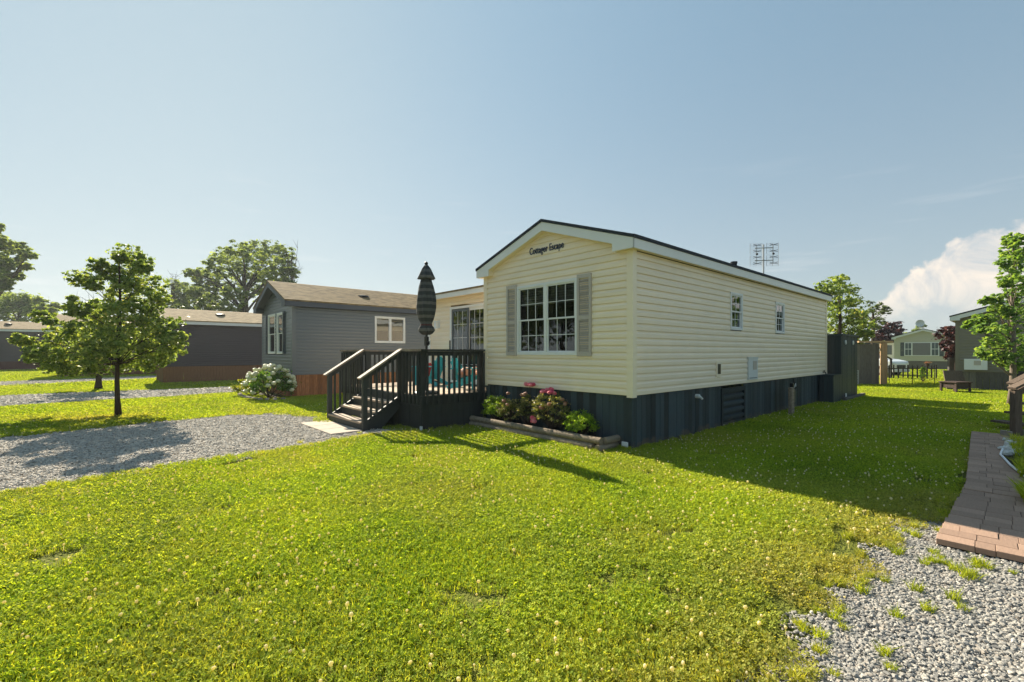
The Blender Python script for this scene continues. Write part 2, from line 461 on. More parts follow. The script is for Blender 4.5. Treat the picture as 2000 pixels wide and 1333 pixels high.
def stone_mat():
    m, t, out = new_mat('gravel_stone')
    g = t.nodes.new('ShaderNodeNewGeometry')
    cr = t.nodes.new('ShaderNodeValToRGB')
    e = cr.color_ramp.elements
    e[0].color = (0.15, 0.145, 0.135, 1)
    e[1].color = (0.68, 0.63, 0.55, 1)
    x = e.new(0.35); x.color = (0.29, 0.275, 0.25, 1)
    x = e.new(0.72); x.color = (0.40, 0.375, 0.33, 1)
    x = e.new(0.9); x.color = (0.27, 0.225, 0.18, 1)
    t.links.new(g.outputs['Random Per Island'], cr.inputs[0])
    n = t.nodes.new('ShaderNodeTexNoise')
    n.inputs['Scale'].default_value = 90
    t.links.new(g.outputs['Position'], n.inputs['Vector'])
    c = mixc(t, mth(t, 'MULTIPLY', n.outputs[0], 0.5), cr.outputs[0], (0.20, 0.20, 0.20))
    b = t.nodes.new('ShaderNodeBsdfPrincipled')
    b.inputs['Roughness'].default_value = 0.75
    b.inputs['Specular IOR Level'].default_value = 0.25
    t.links.new(c, b.inputs['Base Color'])
    t.links.new(b.outputs[0], out.inputs[0])
    return m


MAT['stone'] = stone_mat()
MAT['stone_warm'] = MAT['stone'].copy()
for e_, c_ in zip([n for n in MAT['stone_warm'].node_tree.nodes if n.type == 'VALTORGB'][0].color_ramp.elements, ((.28, .25, .21), (.52, .47, .40), (.66, .60, .51), (.62, .50, .37), (.85, .78, .66))):
    e_.color = (*c_, 1)


def canopy_mat():
    m, t, out = new_mat('striped_umbrella_fabric')
    tcn = t.nodes.new('ShaderNodeTexCoord')
    s = t.nodes.new('ShaderNodeSeparateXYZ')
    t.links.new(tcn.outputs['Object'], s.inputs[0])
    w = mth(t, 'FRACT', mth(t, 'MULTIPLY', s.outputs[2], 7.5))
    f = mth(t, 'GREATER_THAN', w, 0.55)
    w2 = mth(t, 'GREATER_THAN', mth(t, 'FRACT', mth(t, 'MULTIPLY', s.outputs[2], 3.75)), 0.78)
    c = mixc(t, f, (0.040, 0.042, 0.046), (0.088, 0.090, 0.092))
    c = mixc(t, w2, c, (0.12, 0.115, 0.11))
    b = t.nodes.new('ShaderNodeBsdfPrincipled')
    b.inputs['Roughness'].default_value = 0.9
    t.links.new(c, b.inputs['Base Color'])
    t.links.new(b.outputs[0], out.inputs[0])
    return m


MAT['canopy'] = canopy_mat()


# ------------------------------------------------------------------ mesh helpers
class MB:
    def __init__(s):
        s.v, s.f = [], []

    def poly(s, vs, fs):
        o = len(s.v)
        s.v += [tuple(p) for p in vs]
        s.f += [tuple(i + o for i in f) for f in fs]
        return s

    def box(s, x0, x1, y0, y1, z0, z1):
        x0, x1 = sorted((x0, x1)); y0, y1 = sorted((y0, y1)); z0, z1 = sorted((z0, z1))
        return s.poly([(x0, y0, z0), (x1, y0, z0), (x1, y1, z0), (x0, y1, z0), (x0, y0, z1), (x1, y0, z1), (x1, y1, z1), (x0, y1, z1)],
                      [(3, 2, 1, 0), (4, 5, 6, 7), (0, 1, 5, 4), (1, 2, 6, 5), (2, 3, 7, 6), (3, 0, 4, 7)])

    def bbox(s, x0, x1, y0, y1, z0, z1, b=0.006):
        """box with bevelled top edges and vertical corners"""
        r1 = [(x0 + b, y0), (x1 - b, y0), (x1, y0 + b), (x1, y1 - b), (x1 - b, y1), (x0 + b, y1), (x0, y1 - b), (x0, y0 + b)]
        r2 = [(x0 + 2 * b, y0 + b), (x1 - 2 * b, y0 + b), (x1 - b, y0 + 2 * b), (x1 - b, y1 - 2 * b), (x1 - 2 * b, y1 - b), (x0 + 2 * b, y1 - b), (x0 + b, y1 - 2 * b), (x0 + b, y0 + 2 * b)]
        vs = [(x, y, z0) for x, y in r1] + [(x, y, z1 - b) for x, y in r1] + [(x, y, z1) for x, y in r2]
        fs = [tuple(range(7, -1, -1)), tuple(range(16, 24))]
        for k in range(8):
            j = (k + 1) % 8
            fs += [(k, j, 8 + j, 8 + k), (8 + k, 8 + j, 16 + j, 16 + k)]
        return s.poly(vs, fs)

    def bar(s, a, b, w, h, up=(0, 0, 1)):
        a, b = Vector(a), Vector(b)
        d = (b - a).normalized()
        upv = Vector(up)
        side = d.cross(upv)
        if side.length < 1e-4:
            side = d.cross(Vector((1, 0, 0)))
        side.normalize()
        u2 = side.cross(d).normalized()
        vs = []
        for p in (a, b):
            for i, j in ((-1, -1), (1, -1), (1, 1), (-1, 1)):
                vs.append(p + side * (i * w / 2) + u2 * (j * h / 2))
        return s.poly(vs, [(3, 2, 1, 0), (4, 5, 6, 7), (0, 1, 5, 4), (1, 2, 6, 5), (2, 3, 7, 6), (3, 0, 4, 7)])

    def prism(s, pts, axis, a0, a1):
        """polygon in the two other axes (kept in xyz order) extruded along axis"""
        n = len(pts)
        def mk(p, a):
            return {'x': (a, p[0], p[1]), 'y': (p[0], a, p[1]), 'z': (p[0], p[1], a)}[axis]
        vs = [mk(p, a0) for p in pts] + [mk(p, a1) for p in pts]
        fs = [tuple(range(n - 1, -1, -1)), tuple(range(n, 2 * n))] + [(i, (i + 1) % n, n + (i + 1) % n, n + i) for i in range(n)]
        return s.poly(vs, fs)

    def tube(s, pts, rad, seg=8, cap=True):
        pts = [Vector(p) for p in pts]
        if isinstance(rad, (int, float)):
            rad = [rad] * len(pts)
        vs, fs = [], []
        n = len(pts)
        prev = None
        for i, p in enumerate(pts):
            d = (pts[min(i + 1, n - 1)] - pts[max(i - 1, 0)])
            d = d.normalized() if d.length > 1e-9 else Vector((0, 0, 1))
            if prev is None:
                ref = Vector((0, 0, 1)) if abs(d.z) < 0.9 else Vector((1, 0, 0))
                a = d.cross(ref).normalized()
            else:
                a = (prev - d * prev.dot(d)).normalized()
            prev = a
            b = d.cross(a)
            for k in range(seg):
                t = 2 * PI * k / seg
                vs.append(p + (a * math.cos(t) + b * math.sin(t)) * rad[i])
        for i in range(n - 1):
            for k in range(seg):
                j = (k + 1) % seg
                fs.append((i * seg + k, i * seg + j, (i + 1) * seg + j, (i + 1) * seg + k))
        if cap:
            fs.append(tuple(range(seg - 1, -1, -1)))
            fs.append(tuple(range((n - 1) * seg, n * seg)))
        return s.poly(vs, fs)

    def lathe(s, prof, seg=24, c=(0, 0), fn=None):
        vs, fs = [], []
        for r, z in prof:
            for k in range(seg):
                t = 2 * PI * k / seg
                q = r * (fn(t, z) if fn else 1)
                vs.append((c[0] + q * math.cos(t), c[1] + q * math.sin(t), z))
        for i in range(len(prof) - 1):
            for k in range(seg):
                j = (k + 1) % seg
                fs.append((i * seg + k, i * seg + j, (i + 1) * seg + j, (i + 1) * seg + k))
        fs.append(tuple(range(seg - 1, -1, -1)))
        fs.append(tuple(range((len(prof) - 1) * seg, len(prof) * seg)))
        return s.poly(vs, fs)

    def blob(s, c, r, seed=0, sub=None, jit=0.2, flat=1.0):
        """rough stone or ball from a small sphere"""
        rng = random.Random(seed)
        seg, ring = sub or (6, 4)
        r = r if isinstance(r, (tuple, list)) else (r, r, r * flat)
        vs = [(c[0], c[1], c[2] + r[2]), (c[0], c[1], c[2] - r[2])]
        for i in range(1, ring):
            ph = PI * i / ring
            for k in range(seg):
                t = 2 * PI * (k + 0.5 * (i % 2)) / seg
                q = 1 + rng.uniform(-jit, jit)
                vs.append((c[0] + r[0] * q * math.sin(ph) * math.cos(t), c[1] + r[1] * q * math.sin(ph) * math.sin(t), c[2] + r[2] * q * math.cos(ph)))
        fs = []
        for k in range(seg):
            j = (k + 1) % seg
            fs.append((0, 2 + k, 2 + j))
            o = 2 + (ring - 2) * seg
            fs.append((1, o + j, o + k))
            for i in range(ring - 2):
                a = 2 + i * seg
                fs.append((a + k, a + seg + k, a + seg + j, a + j))
        return s.poly(vs, fs)

    def mesh(s, name, mat, smooth=False, off=(0, 0, 0)):
        me = bpy.data.meshes.new(name)
        vs = [(x - off[0], y - off[1], z - off[2]) for x, y, z in s.v] if any(off) else s.v
        me.from_pydata(vs, [], s.f)
        me.materials.append(MAT[mat] if isinstance(mat, str) else mat)
        if smooth:
            me.polygons.foreach_set('use_smooth', [True] * len(me.polygons))
        me.update()
        return me


OFF = {}


def props(o, label=None, cat=None, group=None, kind=None):
    if label: o['label'] = label
    if cat: o['category'] = cat
    if group: o['group'] = group
    if kind: o['kind'] = kind
    return o


def put(name, me, parent=None, loc=(0, 0, 0), rot=(0, 0, 0), scl=(1, 1, 1), **kw):
    o = bpy.data.objects.new(name, me)
    COL.objects.link(o)
    if parent is not None:
        o.parent = parent
        off = OFF.get(parent.name, (0, 0, 0))
        OFF[o.name] = (0, 0, 0)
        loc = (loc[0] - off[0], loc[1] - off[1], loc[2] - off[2])
    o.location = loc
    o.rotation_euler = rot
    o.scale = scl
    return props(o, **kw)


def part(name, mb, mat, parent=None, smooth=False, **kw):
    """one mesh object; its vertices are given in the frame of its thing (before the offset of the thing's base)"""
    off = OFF.get(parent.name, (0, 0, 0)) if parent is not None else (0, 0, 0)
    o = bpy.data.objects.new(name, mb.mesh(name, mat, smooth, off))
    COL.objects.link(o)
    if parent is not None:
        o.parent = parent
        OFF[o.name] = off
    return props(o, **kw)


def thing(name, label, cat, loc=(0, 0, 0), rotz=0.0, group=None, off=(0, 0, 0)):
    o = bpy.data.objects.new(name, None)
    COL.objects.link(o)
    o.empty_display_size = 0.2
    o.location = loc
    o.rotation_euler = (0, 0, rotz)
    OFF[o.name] = off
    return props(o, label, cat, group)


C0 = Vector((1.887, 7.14, 0))
ROT = R(42)
U = Vector((math.cos(ROT), math.sin(ROT), 0))
V = Vector((-math.sin(ROT), math.cos(ROT), 0))


def W(u, v, z=0.0):
    """point in the frame of the cream house: u along its long side, v across it"""
    return C0 + U * u + V * v + Vector((0, 0, z))


def uthing(name, label, cat, u, v, z=0.0, group=None):
    """a thing whose parts are given in the cream house frame, its Empty at (u, v, z)"""
    return thing(name, label, cat, W(u, v, z), ROT, group, (u, v, z))


# ------------------------------------------------------------------ ground
DRIVE = [(-2.05, 9.0), (-2.6, 8.4), (-2.78, 8.25), (-3.55, 7.18), (-4.29, 6.35), (-4.8, 5.69), (-5.22, 5.16), (-5.5, 4.85), (-7.0, 3.2), (-12, -3), (-20, -3), (-16, 4.2),
         (-9.9, 7.6), (-9.17, 8.15), (-8.3, 9.2), (-7.75, 10.28), (-6.88, 11.11), (-5.68, 11.48), (-4.6, 10.95), (-3.9, 10.1), (-3.0, 9.3)]
STRIP2 = [(-10.1, 17.2), (-14.1, 12.6), (-19, 8.4), (-28, 2), (-31, 6), (-18.0, 16.0), (-11.85, 20.3), (-7.5, 23.5), (-5.5, 21)]
STRIP3 = [(-20.5, 26.3), (-22.5, 20.0), (-36, 12), (-38, 16), (-26.5, 23), (-22.8, 29.0), (-18, 33), (-15, 31)]
GRAV = [(3.95, 4.24), (3.58, 4.12), (3.1, 3.78), (2.74, 3.48), (2.42, 3.18), (2.26, 2.98), (1.98, 2.74), (1.68, 2.50), (1.22, 2.15), (0.6, 1.5), (0.1, -1), (9, -1), (9, 3.5), (5.2, 3.4), (4.6, 4.4)]
PDIR = Vector((0.717, 0.697, 0)).normalized()
PPER = Vector((PDIR.y, -PDIR.x, 0))
P0 = Vector((3.38, 3.63, 0))
PATHP = [P0 + PDIR * a + PPER * b for a, b in ((-0.02, 0), (-0.02, 1.5), (7.2, 1.35), (7.2, .14), (2.2, .13))]
PATH = [(p.x, p.y) for p in PATHP]


def inpoly(x, y, poly):
    c = False
    j = len(poly) - 1
    for i in range(len(poly)):
        xi, yi = poly[i]; xj, yj = poly[j]
        if (yi > y) != (yj > y) and x < (xj - xi) * (y - yi) / (yj - yi) + xi:
            c = not c
        j = i
    return c


def pdist(x, y, poly):
    m = 1e9
    for i in range(len(poly)):
        ax, ay = poly[i - 1]; bx, by = poly[i]
        dx, dy = bx - ax, by - ay
        t = max(0, min(1, ((x - ax) * dx + (y - ay) * dy) / (dx * dx + dy * dy + 1e-12)))
        m = min(m, math.hypot(x - ax - t * dx, y - ay - t * dy))
    return m


def rect_w(o, rot, u0, u1, v0, v1):
    c, s = math.cos(rot), math.sin(rot)
    return [(o[0] + a * c - b * s, o[1] + a * s + b * c) for a, b in ((u0, v0), (u1, v0), (u1, v1), (u0, v1))]


CG = (-7.47, 15.5)
CB = (-17.03, 22.2)
CC = (-28.0, 28.0)
FOOT = [rect_w(C0, ROT, 0.0, 10.8, 0.0, 3.7), rect_w(C0, ROT, -1.6, 6, 3.6, 7.65), rect_w(C0, ROT, -2.38, -1.5, 4.5, 6.3),
        rect_w(C0, ROT, -0.42, 0, 0.2, 3.6), rect_w(CG, ROT, 0, 11, 0, 3.9), rect_w(CB, ROT, 0, 12, 0, 3.6), rect_w(CC, ROT, 0, 12, 0, 3.6),
        rect_w(C0, ROT, 9.95, 13.2, -0.4, 1.6), rect_w(C0, ROT, -2.97, -2.4, 4.43, 6.2), rect_w(CG, ROT, -0.75, 0, -0.2, 3.9)]


def noisy(x, y, s=1.6, a=0.16):
    return a * noise.noise((x * s, y * s, 0.3)) * 1.6 + a * 0.5 * noise.noise((x * s * 4, y * s * 4, 5.3))


def surf(x, y):
    """'lawn', 'gravel' or None at a ground point"""
    for p in FOOT:
        if inpoly(x, y, p):
            return None
    if inpoly(x, y, PATH):
        return None
    for p in (GRAV, DRIVE, STRIP2, STRIP3):
        q = noisy(x, y)
        if inpoly(x + q, y + q * 0.7, p):
            return 'gravel'
    return 'lawn'


def sheet(name, poly, z, mat, kind='structure'):
    mb = MB().poly([(x, y, z) for x, y in poly], [tuple(range(len(poly)))])
    o = part(name, mb, mat, kind=kind)
    return o


part('ground', MB().poly([(-900, -300, 0), (900, -300, 0), (900, 1500, 0), (-900, 1500, 0)], [(0, 1, 2, 3)]), 'lawn', kind='structure')


def gravel_sheet(poly, z, step):
    """grid sheet whose border follows the noisy edge"""
    xs = [p[0] for p in poly]; ys = [p[1] for p in poly]
    x0, x1, y0, y1 = max(min(xs), -24), min(max(xs), 9), max(min(ys), -1), max(ys)
    mb = MB()
    nx, ny = int((x1 - x0) / step), int((y1 - y0) / step)
    idx = {}
    for i in range(nx):
        for j in range(ny):
            x, y = x0 + (i + .5) * step, y0 + (j + .5) * step
            q = noisy(x, y)
            if inpoly(x + q, y + q * .7, poly):
                fs = []
                for a, b in ((i, j), (i + 1, j), (i + 1, j + 1), (i, j + 1)):
                    if (a, b) not in idx:
                        idx[(a, b)] = len(mb.v)
                        mb.v.append((x0 + a * step, y0 + b * step, z))
                    fs.append(idx[(a, b)])
                mb.f.append(tuple(fs))
    return mb


part('gravel_driveway', gravel_sheet(DRIVE, 0.004, 0.10), 'gravelbed', kind='structure')
part('gravel_path', gravel_sheet(STRIP2, 0.004, 0.2), 'gravelbed', kind='structure')
part('gravel_path', gravel_sheet(STRIP3, 0.004, 0.3), 'gravelbed', kind='structure')
part('gravel_patch', gravel_sheet(GRAV, 0.004, 0.05), 'gravelbed', kind='structure')

# ------------------------------------------------------------------ scatter: patch geometry + sites in one mesh
_sc = None


def scatter_group():
    global _sc
    if _sc:
        return _sc
    g = bpy.data.node_groups.new('scatter_patches', 'GeometryNodeTree')
    g.interface.new_socket('Geometry', in_out='INPUT', socket_type='NodeSocketGeometry')
    g.interface.new_socket('Geometry', in_out='OUTPUT', socket_type='NodeSocketGeometry')
    gi = g.nodes.new('NodeGroupInput'); go = g.nodes.new('NodeGroupOutput')
    sep = g.nodes.new('GeometryNodeSeparateGeometry'); sep.domain = 'POINT'
    def na(name, typ):
        n = g.nodes.new('GeometryNodeInputNamedAttribute')
        n.data_type = typ
        n.inputs[0].default_value = name
        return [s for s in n.outputs if s.enabled and s.name == 'Attribute'][0]
    iop = g.nodes.new('GeometryNodeInstanceOnPoints')
    g.links.new(gi.outputs[0], sep.inputs[0])
    g.links.new(na('site', 'BOOLEAN'), sep.inputs[1])
    g.links.new(sep.outputs[0], iop.inputs['Points'])
    g.links.new(sep.outputs[1], iop.inputs['Instance'])
    g.links.new(na('rot', 'FLOAT_VECTOR'), iop.inputs['Rotation'])
    g.links.new(na('scl', 'FLOAT_VECTOR'), iop.inputs['Scale'])
    g.links.new(iop.outputs[0], go.inputs[0])
    _sc = g
    return g


def scatter(name, label, verts, faces, mats, matidx, sites, kind='stuff'):
    """sites: list of (x,y,z,rotz,scale,dry[,zscale])"""
    n, k = len(verts), len(sites)
    vs = np.concatenate([np.asarray(verts, dtype=np.float32), np.asarray([s[:3] for s in sites], dtype=np.float32)])
    me = bpy.data.meshes.new(name)
    me.from_pydata(vs.tolist(), [], faces)
    for m in mats:
        me.materials.append(MAT[m])
    if matidx is not None:
        me.polygons.foreach_set('material_index', matidx)
    a = me.attributes.new('site', 'BOOLEAN', 'POINT')
    a.data.foreach_set('value', [False] * n + [True] * k)
    a = me.attributes.new('rot', 'FLOAT_VECTOR', 'POINT')
    a.data.foreach_set('vector', np.array([(0, 0, 0)] * n + [(0, 0, s[3]) for s in sites], dtype=np.float32).ravel())
    a = me.attributes.new('scl', 'FLOAT_VECTOR', 'POINT')
    a.data.foreach_set('vector', np.array([(1, 1, 1)] * n + [(s[4], s[4], s[4] * (s[6] if len(s) > 6 else 1)) for s in sites], dtype=np.float32).ravel())
    a = me.attributes.new('dry', 'FLOAT', 'POINT')
    a.data.foreach_set('value', [0.0] * n + [s[5] for s in sites])
    me.update()
    o = bpy.data.objects.new(name, me)
    COL.objects.link(o)
    mod = o.modifiers.new('scatter', 'NODES')
    mod.node_group = scatter_group()
    return props(o, label, None, None, kind)


def blades(rng, n, rad, h0, h1, w, lean=0.5):
    """grass blades: base pair, middle pair, tip"""
    vs, fs = [], []
    for _ in range(n):
        r = rad * math.sqrt(rng.random()); t = rng.uniform(0, 2 * PI)
        x, y = r * math.cos(t), r * math.sin(t)
        h = rng.uniform(h0, h1); a = rng.uniform(0, 2 * PI)
        l = rng.uniform(0.1, lean) * h * 1.4
        b = rng.uniform(0, 2 * PI)
        dx, dy = math.cos(a) * w * rng.uniform(.6, 1.2), math.sin(a) * w
        lx, ly = math.cos(b) * l, math.sin(b) * l
        o = len(vs)
        vs += [(x - dx, y - dy, 0), (x + dx, y + dy, 0), (x + lx * .35 + dx * .8, y + ly * .35 + dy * .8, h * .6), (x + lx * .35 - dx * .8, y + ly * .35 - dy * .8, h * .6), (x + lx, y + ly, h)]
        fs += [(o, o + 1, o + 2, o + 3), (o + 3, o + 2, o + 4)]
    return vs, fs


def clovers(rng, n, rad, h0, h1, sz):
    vs, fs = [], []
    for _ in range(n):
        r = rad * math.sqrt(rng.random()); t = rng.uniform(0, 2 * PI)
        x, y, h = r * math.cos(t), r * math.sin(t), rng.uniform(h0, h1)
        a0 = rng.uniform(0, 2 * PI); s = sz * rng.uniform(.7, 1.25)
        tx, ty = rng.uniform(-1, 1), rng.uniform(-1, 1)
        for q in range(3):
            a = a0 + q * 2 * PI / 3
            c, d = math.cos(a), math.sin(a)
            o = len(vs)
            for l, wd in ((0.1, 0), (0.75, .48), (1.05, 0), (0.75, -.48)):
                px, py = s * (c * l - d * wd), s * (d * l + c * wd)
                vs.append((x + px, y + py, h + px * tx + py * ty + s * .18 * (l - .5)))
            fs.append((o, o + 1, o + 2, o + 3))
    return vs, fs


def merge(*parts):
    vs, fs, mi = [], [], []
    for i, (v, f, m) in enumerate(parts):
        o = len(vs)
        vs += v
        fs += [tuple(q + o for q in g) for g in f]
        mi += [m] * len(f)
    return vs, fs, mi


def sites_grid(x0, x1, y0, y1, step, cond, rng, zfn=None, smin=.85, smax=1.2):
    out = []
    ny = int((y1 - y0) / step)
    for j in range(ny):
        y = y0 + j * step
        xa, xb = max(x0, -1.2 * y - 1.6), min(x1, 1.2 * y + 1.6)
        for i in range(int((xb - xa) / step)):
            x = xa + i * step + rng.uniform(-.36, .36) * step
            yy = y + rng.uniform(-.36, .36) * step
            r = cond(x, yy, rng)
            if r is not None:
                out.append((x, yy, r[1] if len(r) > 1 else 0, rng.uniform(0, 2 * PI), rng.uniform(smin, smax) * (r[2] if len(r) > 2 else 1), r[0]))
    return out


def dryness(x, y):
    d = 0.12 + 0.35 * noise.noise((x * .7, y * .7, 2.0)) + 0.2 * noise.noise((x * 2.4, y * 2.4, 9.0))
    g = pdist(x, y, GRAV)
    if y < 5:
        d += max(0, 0.75 - g * 0.9)
    dd = math.hypot((x + 9.6) / 2.2, (y - 10.5) / 0.9)
    if dd < 1:
        d += 0.6 * (1 - dd)
    return max(0, min(1, d))


def lawn_cond(kindsel):
    def f(x, y, rng):
        if surf(x, y) != 'lawn':
            return None
        m = noise.noise((x * 1.1, y * 1.1, 7.7)) + rng.uniform(-.25, .25)
        d = dryness(x, y)
        if y < 5 and pdist(x, y, GRAV) < .5 and rng.random() < .3:
            return None
        if kindsel == 0 and m > 0.06 or kindsel == 1 and m <= 0.06:
            return None
        return (d,)
    return f


rg = random.Random(11)
gv, gf, gm = merge((*blades(rg, 420, .19, .02, .052, .0022), 0), (*clovers(rg, 230, .19, .015, .042, .0115), 1))
cvv, cf, cm = merge((*blades(rg, 120, .19, .02, .050, .0022), 0), (*clovers(rg, 400, .19, .012, .042, .0125), 1))
s0 = sites_grid(-40, 40, 1.5, 9.5, .2, lawn_cond(0), rg)
s1 = sites_grid(-40, 40, 1.5, 9.5, .2, lawn_cond(1), rg)
scatter('lawn_grass', 'short green grass covering the front lawn', gv, gf, ['grass', 'clover'], gm, s0)
scatter('lawn_clover', 'patches of low clover growing through the front lawn', cvv, cf, ['grass', 'clover'], cm, s1)
gv, gf, gm = merge((*blades(rg, 420, .32, .03, .065, .0034), 0), (*clovers(rg, 200, .32, .02, .05, .019), 1))
sm = sites_grid(-60, 60, 9.5, 20, .31, lambda x, y, r: (dryness(x, y),) if surf(x, y) == 'lawn' else None, rg)
scatter('lawn_grass', 'short sunlit grass of the lawn between and behind the homes', gv, gf, ['grass', 'clover'], gm, sm)
gv, gf, gm = merge((*blades(rg, 500, .75, .03, .07, .009), 0), (*clovers(rg, 160, .75, .02, .05, .035), 1))
sf = sites_grid(-80, 80, 20, 62, .78, lambda x, y, r: (dryness(x, y),) if surf(x, y) == 'lawn' else None, rg)
scatter('lawn_grass', 'distant grass stretching away behind the homes', gv, gf, ['grass', 'clover'], gm, sf)

# clover flowers
fb = MB(); fb.blob((0, 0, .050), .0095, 3, (6, 4), .2)
fb.poly([(-.0012, 0, 0), (.0012, 0, 0), (.0012, 0, .04), (-.0012, 0, .04)], [(0, 1, 2, 3)])
def flower_cond(x, y, r):
    if surf(x, y) != 'lawn' or y > 14:
        return None
    if r.random() < 0.45 + 0.8 * noise.noise((x * .8, y * .8, 31)):
        return (0, r.uniform(-.010, .006), r.uniform(.6, 1.2))
    return None
ff = sites_grid(-30, 30, 1.6, 14, .115, flower_cond, rg)
scatter('clover_flowers', 'small white clover heads dotted over the lawn', fb.v, fb.f, ['cloverflower'], None, ff)

# ragged taller tufts along gravel edges and weeds in the gravel
tv, tf = blades(rg, 70, .05, .05, .12, .0032, .9)
tf_sites = []
for poly, n in ((GRAV, 60), (DRIVE, 330)):
    for _ in range(n):
        i = rg.randrange(len(poly))
        a, b = poly[i - 1], poly[i]
        t = rg.random()
        x, y = a[0] + (b[0] - a[0]) * t + rg.gauss(0, .12), a[1] + (b[1] - a[1]) * t + rg.gauss(0, .12)
        if y < 1.6 or y > 12.5 or abs(x) > 1.25 * y + 1 or inpoly(x, y, PATH) or any(inpoly(x, y, p) for p in FOOT) or x > 4.4:
            continue
        tf_sites.append((x, y, 0, rg.uniform(0, 6.28), rg.uniform(.35, .8), rg.uniform(0, .5)))
for _ in range(30):      # weeds growing through the gravel near its edge
    x, y = rg.uniform(1.6, 4.6), rg.uniform(2.2, 4.0)
    if surf(x, y) == 'gravel' and pdist(x, y, GRAV) < .55:
        tf_sites.append((x, y, 0, rg.uniform(0, 6.28), rg.uniform(.4, .95), rg.uniform(0, .2)))
for a in range(14):
    t = a / 13
    tf_sites.append((2.95 + .5 * t + rg.gauss(0, .10), 3.40 - .28 * t + rg.gauss(0, .10), 0, rg.uniform(0, 6.28), rg.uniform(.4, .8), .05))
for _ in range(60):
    u = rg.uniform(0, 10.2)
    p = W(u, rg.gauss(-.03, .02))
    tf_sites.append((p.x, p.y, 0, rg.uniform(0, 6.28), rg.uniform(.4, .8), .2))
for _ in range(70):
    a, b = rg.choice((((-1.62, 3.66), (-.5, 3.66)), ((-1.66, 3.7), (-1.66, 4.5)), ((-.53, .3), (-.53, 3.6)), ((-.1, 0), (-.04, .25)), ((-1.66, 6.3), (-1.66, 7.6))))
    t_ = rg.random()
    p = W(a[0] + (b[0] - a[0]) * t_ + rg.gauss(0, .02), a[1] + (b[1] - a[1]) * t_ + rg.gauss(0, .02))
    tf_sites.append((p.x, p.y, 0, rg.uniform(0, 6.28), rg.uniform(.4, .9), .15))
for _ in range(40):      # grass along the paver path
    p = P0 + PDIR * rg.uniform(.6, 7.2) + PPER * rg.gauss(-.03, .03)
    tf_sites.append((p.x, p.y, 0, rg.uniform(0, 6.28), rg.uniform(.4, .8), .1))
scatter('grass_tufts', 'taller grass tufts and weeds along the gravel edges', tv, tf, ['grass'], None, tf_sites)

# gravel stones
def stones_patch(rng, n, rad, s0, s1):
    mb = MB()
    for i in range(n):
        r = rad * math.sqrt(rng.random()); t = rng.uniform(0, 2 * PI)
        s = s0 + (s1 - s0) * rng.random() ** 1.8
        a = rng.uniform(0, PI)
        q = (s * rng.uniform(.7, 1.2), s * rng.uniform(.6, 1.0), s * rng.uniform(.45, .8))
        st = MB().blob((0, 0, 0), q, rng.randrange(9999), (5, 4) if s > .012 else (4, 3), .36)
        c, d = math.cos(a), math.sin(a)
        x, y, z = r * math.cos(t), r * math.sin(t), rng.uniform(.1, .9) * s
        mb.poly([(x + vx * c - vy * d, y + vx * d + vy * c, z + vz) for vx, vy, vz in st.v], st.f)
    return mb
sp = stones_patch(rg, 380, .17, .0055, .0145)
gs = sites_grid(0, 9, 1.5, 4.4, .15, lambda x, y, r: (0,) if inpoly(x + noisy(x, y), y + noisy(x, y) * .7, GRAV) and not inpoly(x, y, PATH) else None, rg)
scatter('gravel_stones', 'grey crushed gravel stones beside the paver path', sp.v, sp.f, ['stone'], None, gs)
sp = stones_patch(rg, 260, .26, .008, .022)
gs = sites_grid(-16, 0, 4.4, 11.8, .24, lambda x, y, r: (0,) if surf(x, y) == 'gravel' and inpoly(x + noisy(x, y), y + noisy(x, y) * .7, DRIVE) else None, rg)
scatter('gravel_stones', 'grey gravel stones covering the parking pad by the deck steps', sp.v, sp.f, ['stone_warm'], None, gs)
sp = stones_patch(rg, 150, .45, .02, .04)
gs = sites_grid(-30, -4, 11.8, 30, .5, lambda x, y, r: (0,) if surf(x, y) == 'gravel' else None, rg)
scatter('gravel_stones', 'grey gravel stones on the strips beyond the small tree', sp.v, sp.f, ['stone_warm'], None, gs)


# ------------------------------------------------------------------ walls
class Wall:
    """wall coordinates: s along, n outward, z up"""
    def __init__(w, p0, d, n):
        w.p0, w.d, w.n = Vector((*p0, 0)), Vector((*d, 0)), Vector((*n, 0))

    def P(w, s, n, z):
        q = w.p0 + w.d * s + w.n * n
        return (q.x, q.y, z)

    def box(w, mb, s0, s1, n0, n1, z0, z1):
        vs = [w.P(s, n, z) for z in (z0, z1) for s, n in ((s0, n0), (s1, n0), (s1, n1), (s0, n1))]
        return mb.poly(vs, [(3, 2, 1, 0), (4, 5, 6, 7), (0, 1, 5, 4), (1, 2, 6, 5), (2, 3, 7, 6), (3, 0, 4, 7)])

    def board(w, mb, prof, a0, a1, b0=None, b1=None, z0=0, z1=1):
        """prof: (n, z); ends a0/a1 at z0 and b0/b1 at z1"""
        b0 = a0 if b0 is None else b0
        b1 = a1 if b1 is None else b1
        k = len(prof)
        vs = []
        for e0, e1 in ((a0, b0), (a1, b1)):
            for n, z in prof:
                t = (z - z0) / (z1 - z0)
                vs.append(w.P(e0 + (e1 - e0) * t, n, z))
        return mb.poly(vs, [tuple(range(k - 1, -1, -1)), tuple(range(k, 2 * k))] + [(i, (i + 1) % k, k + (i + 1) % k, k + i) for i in range(k)])


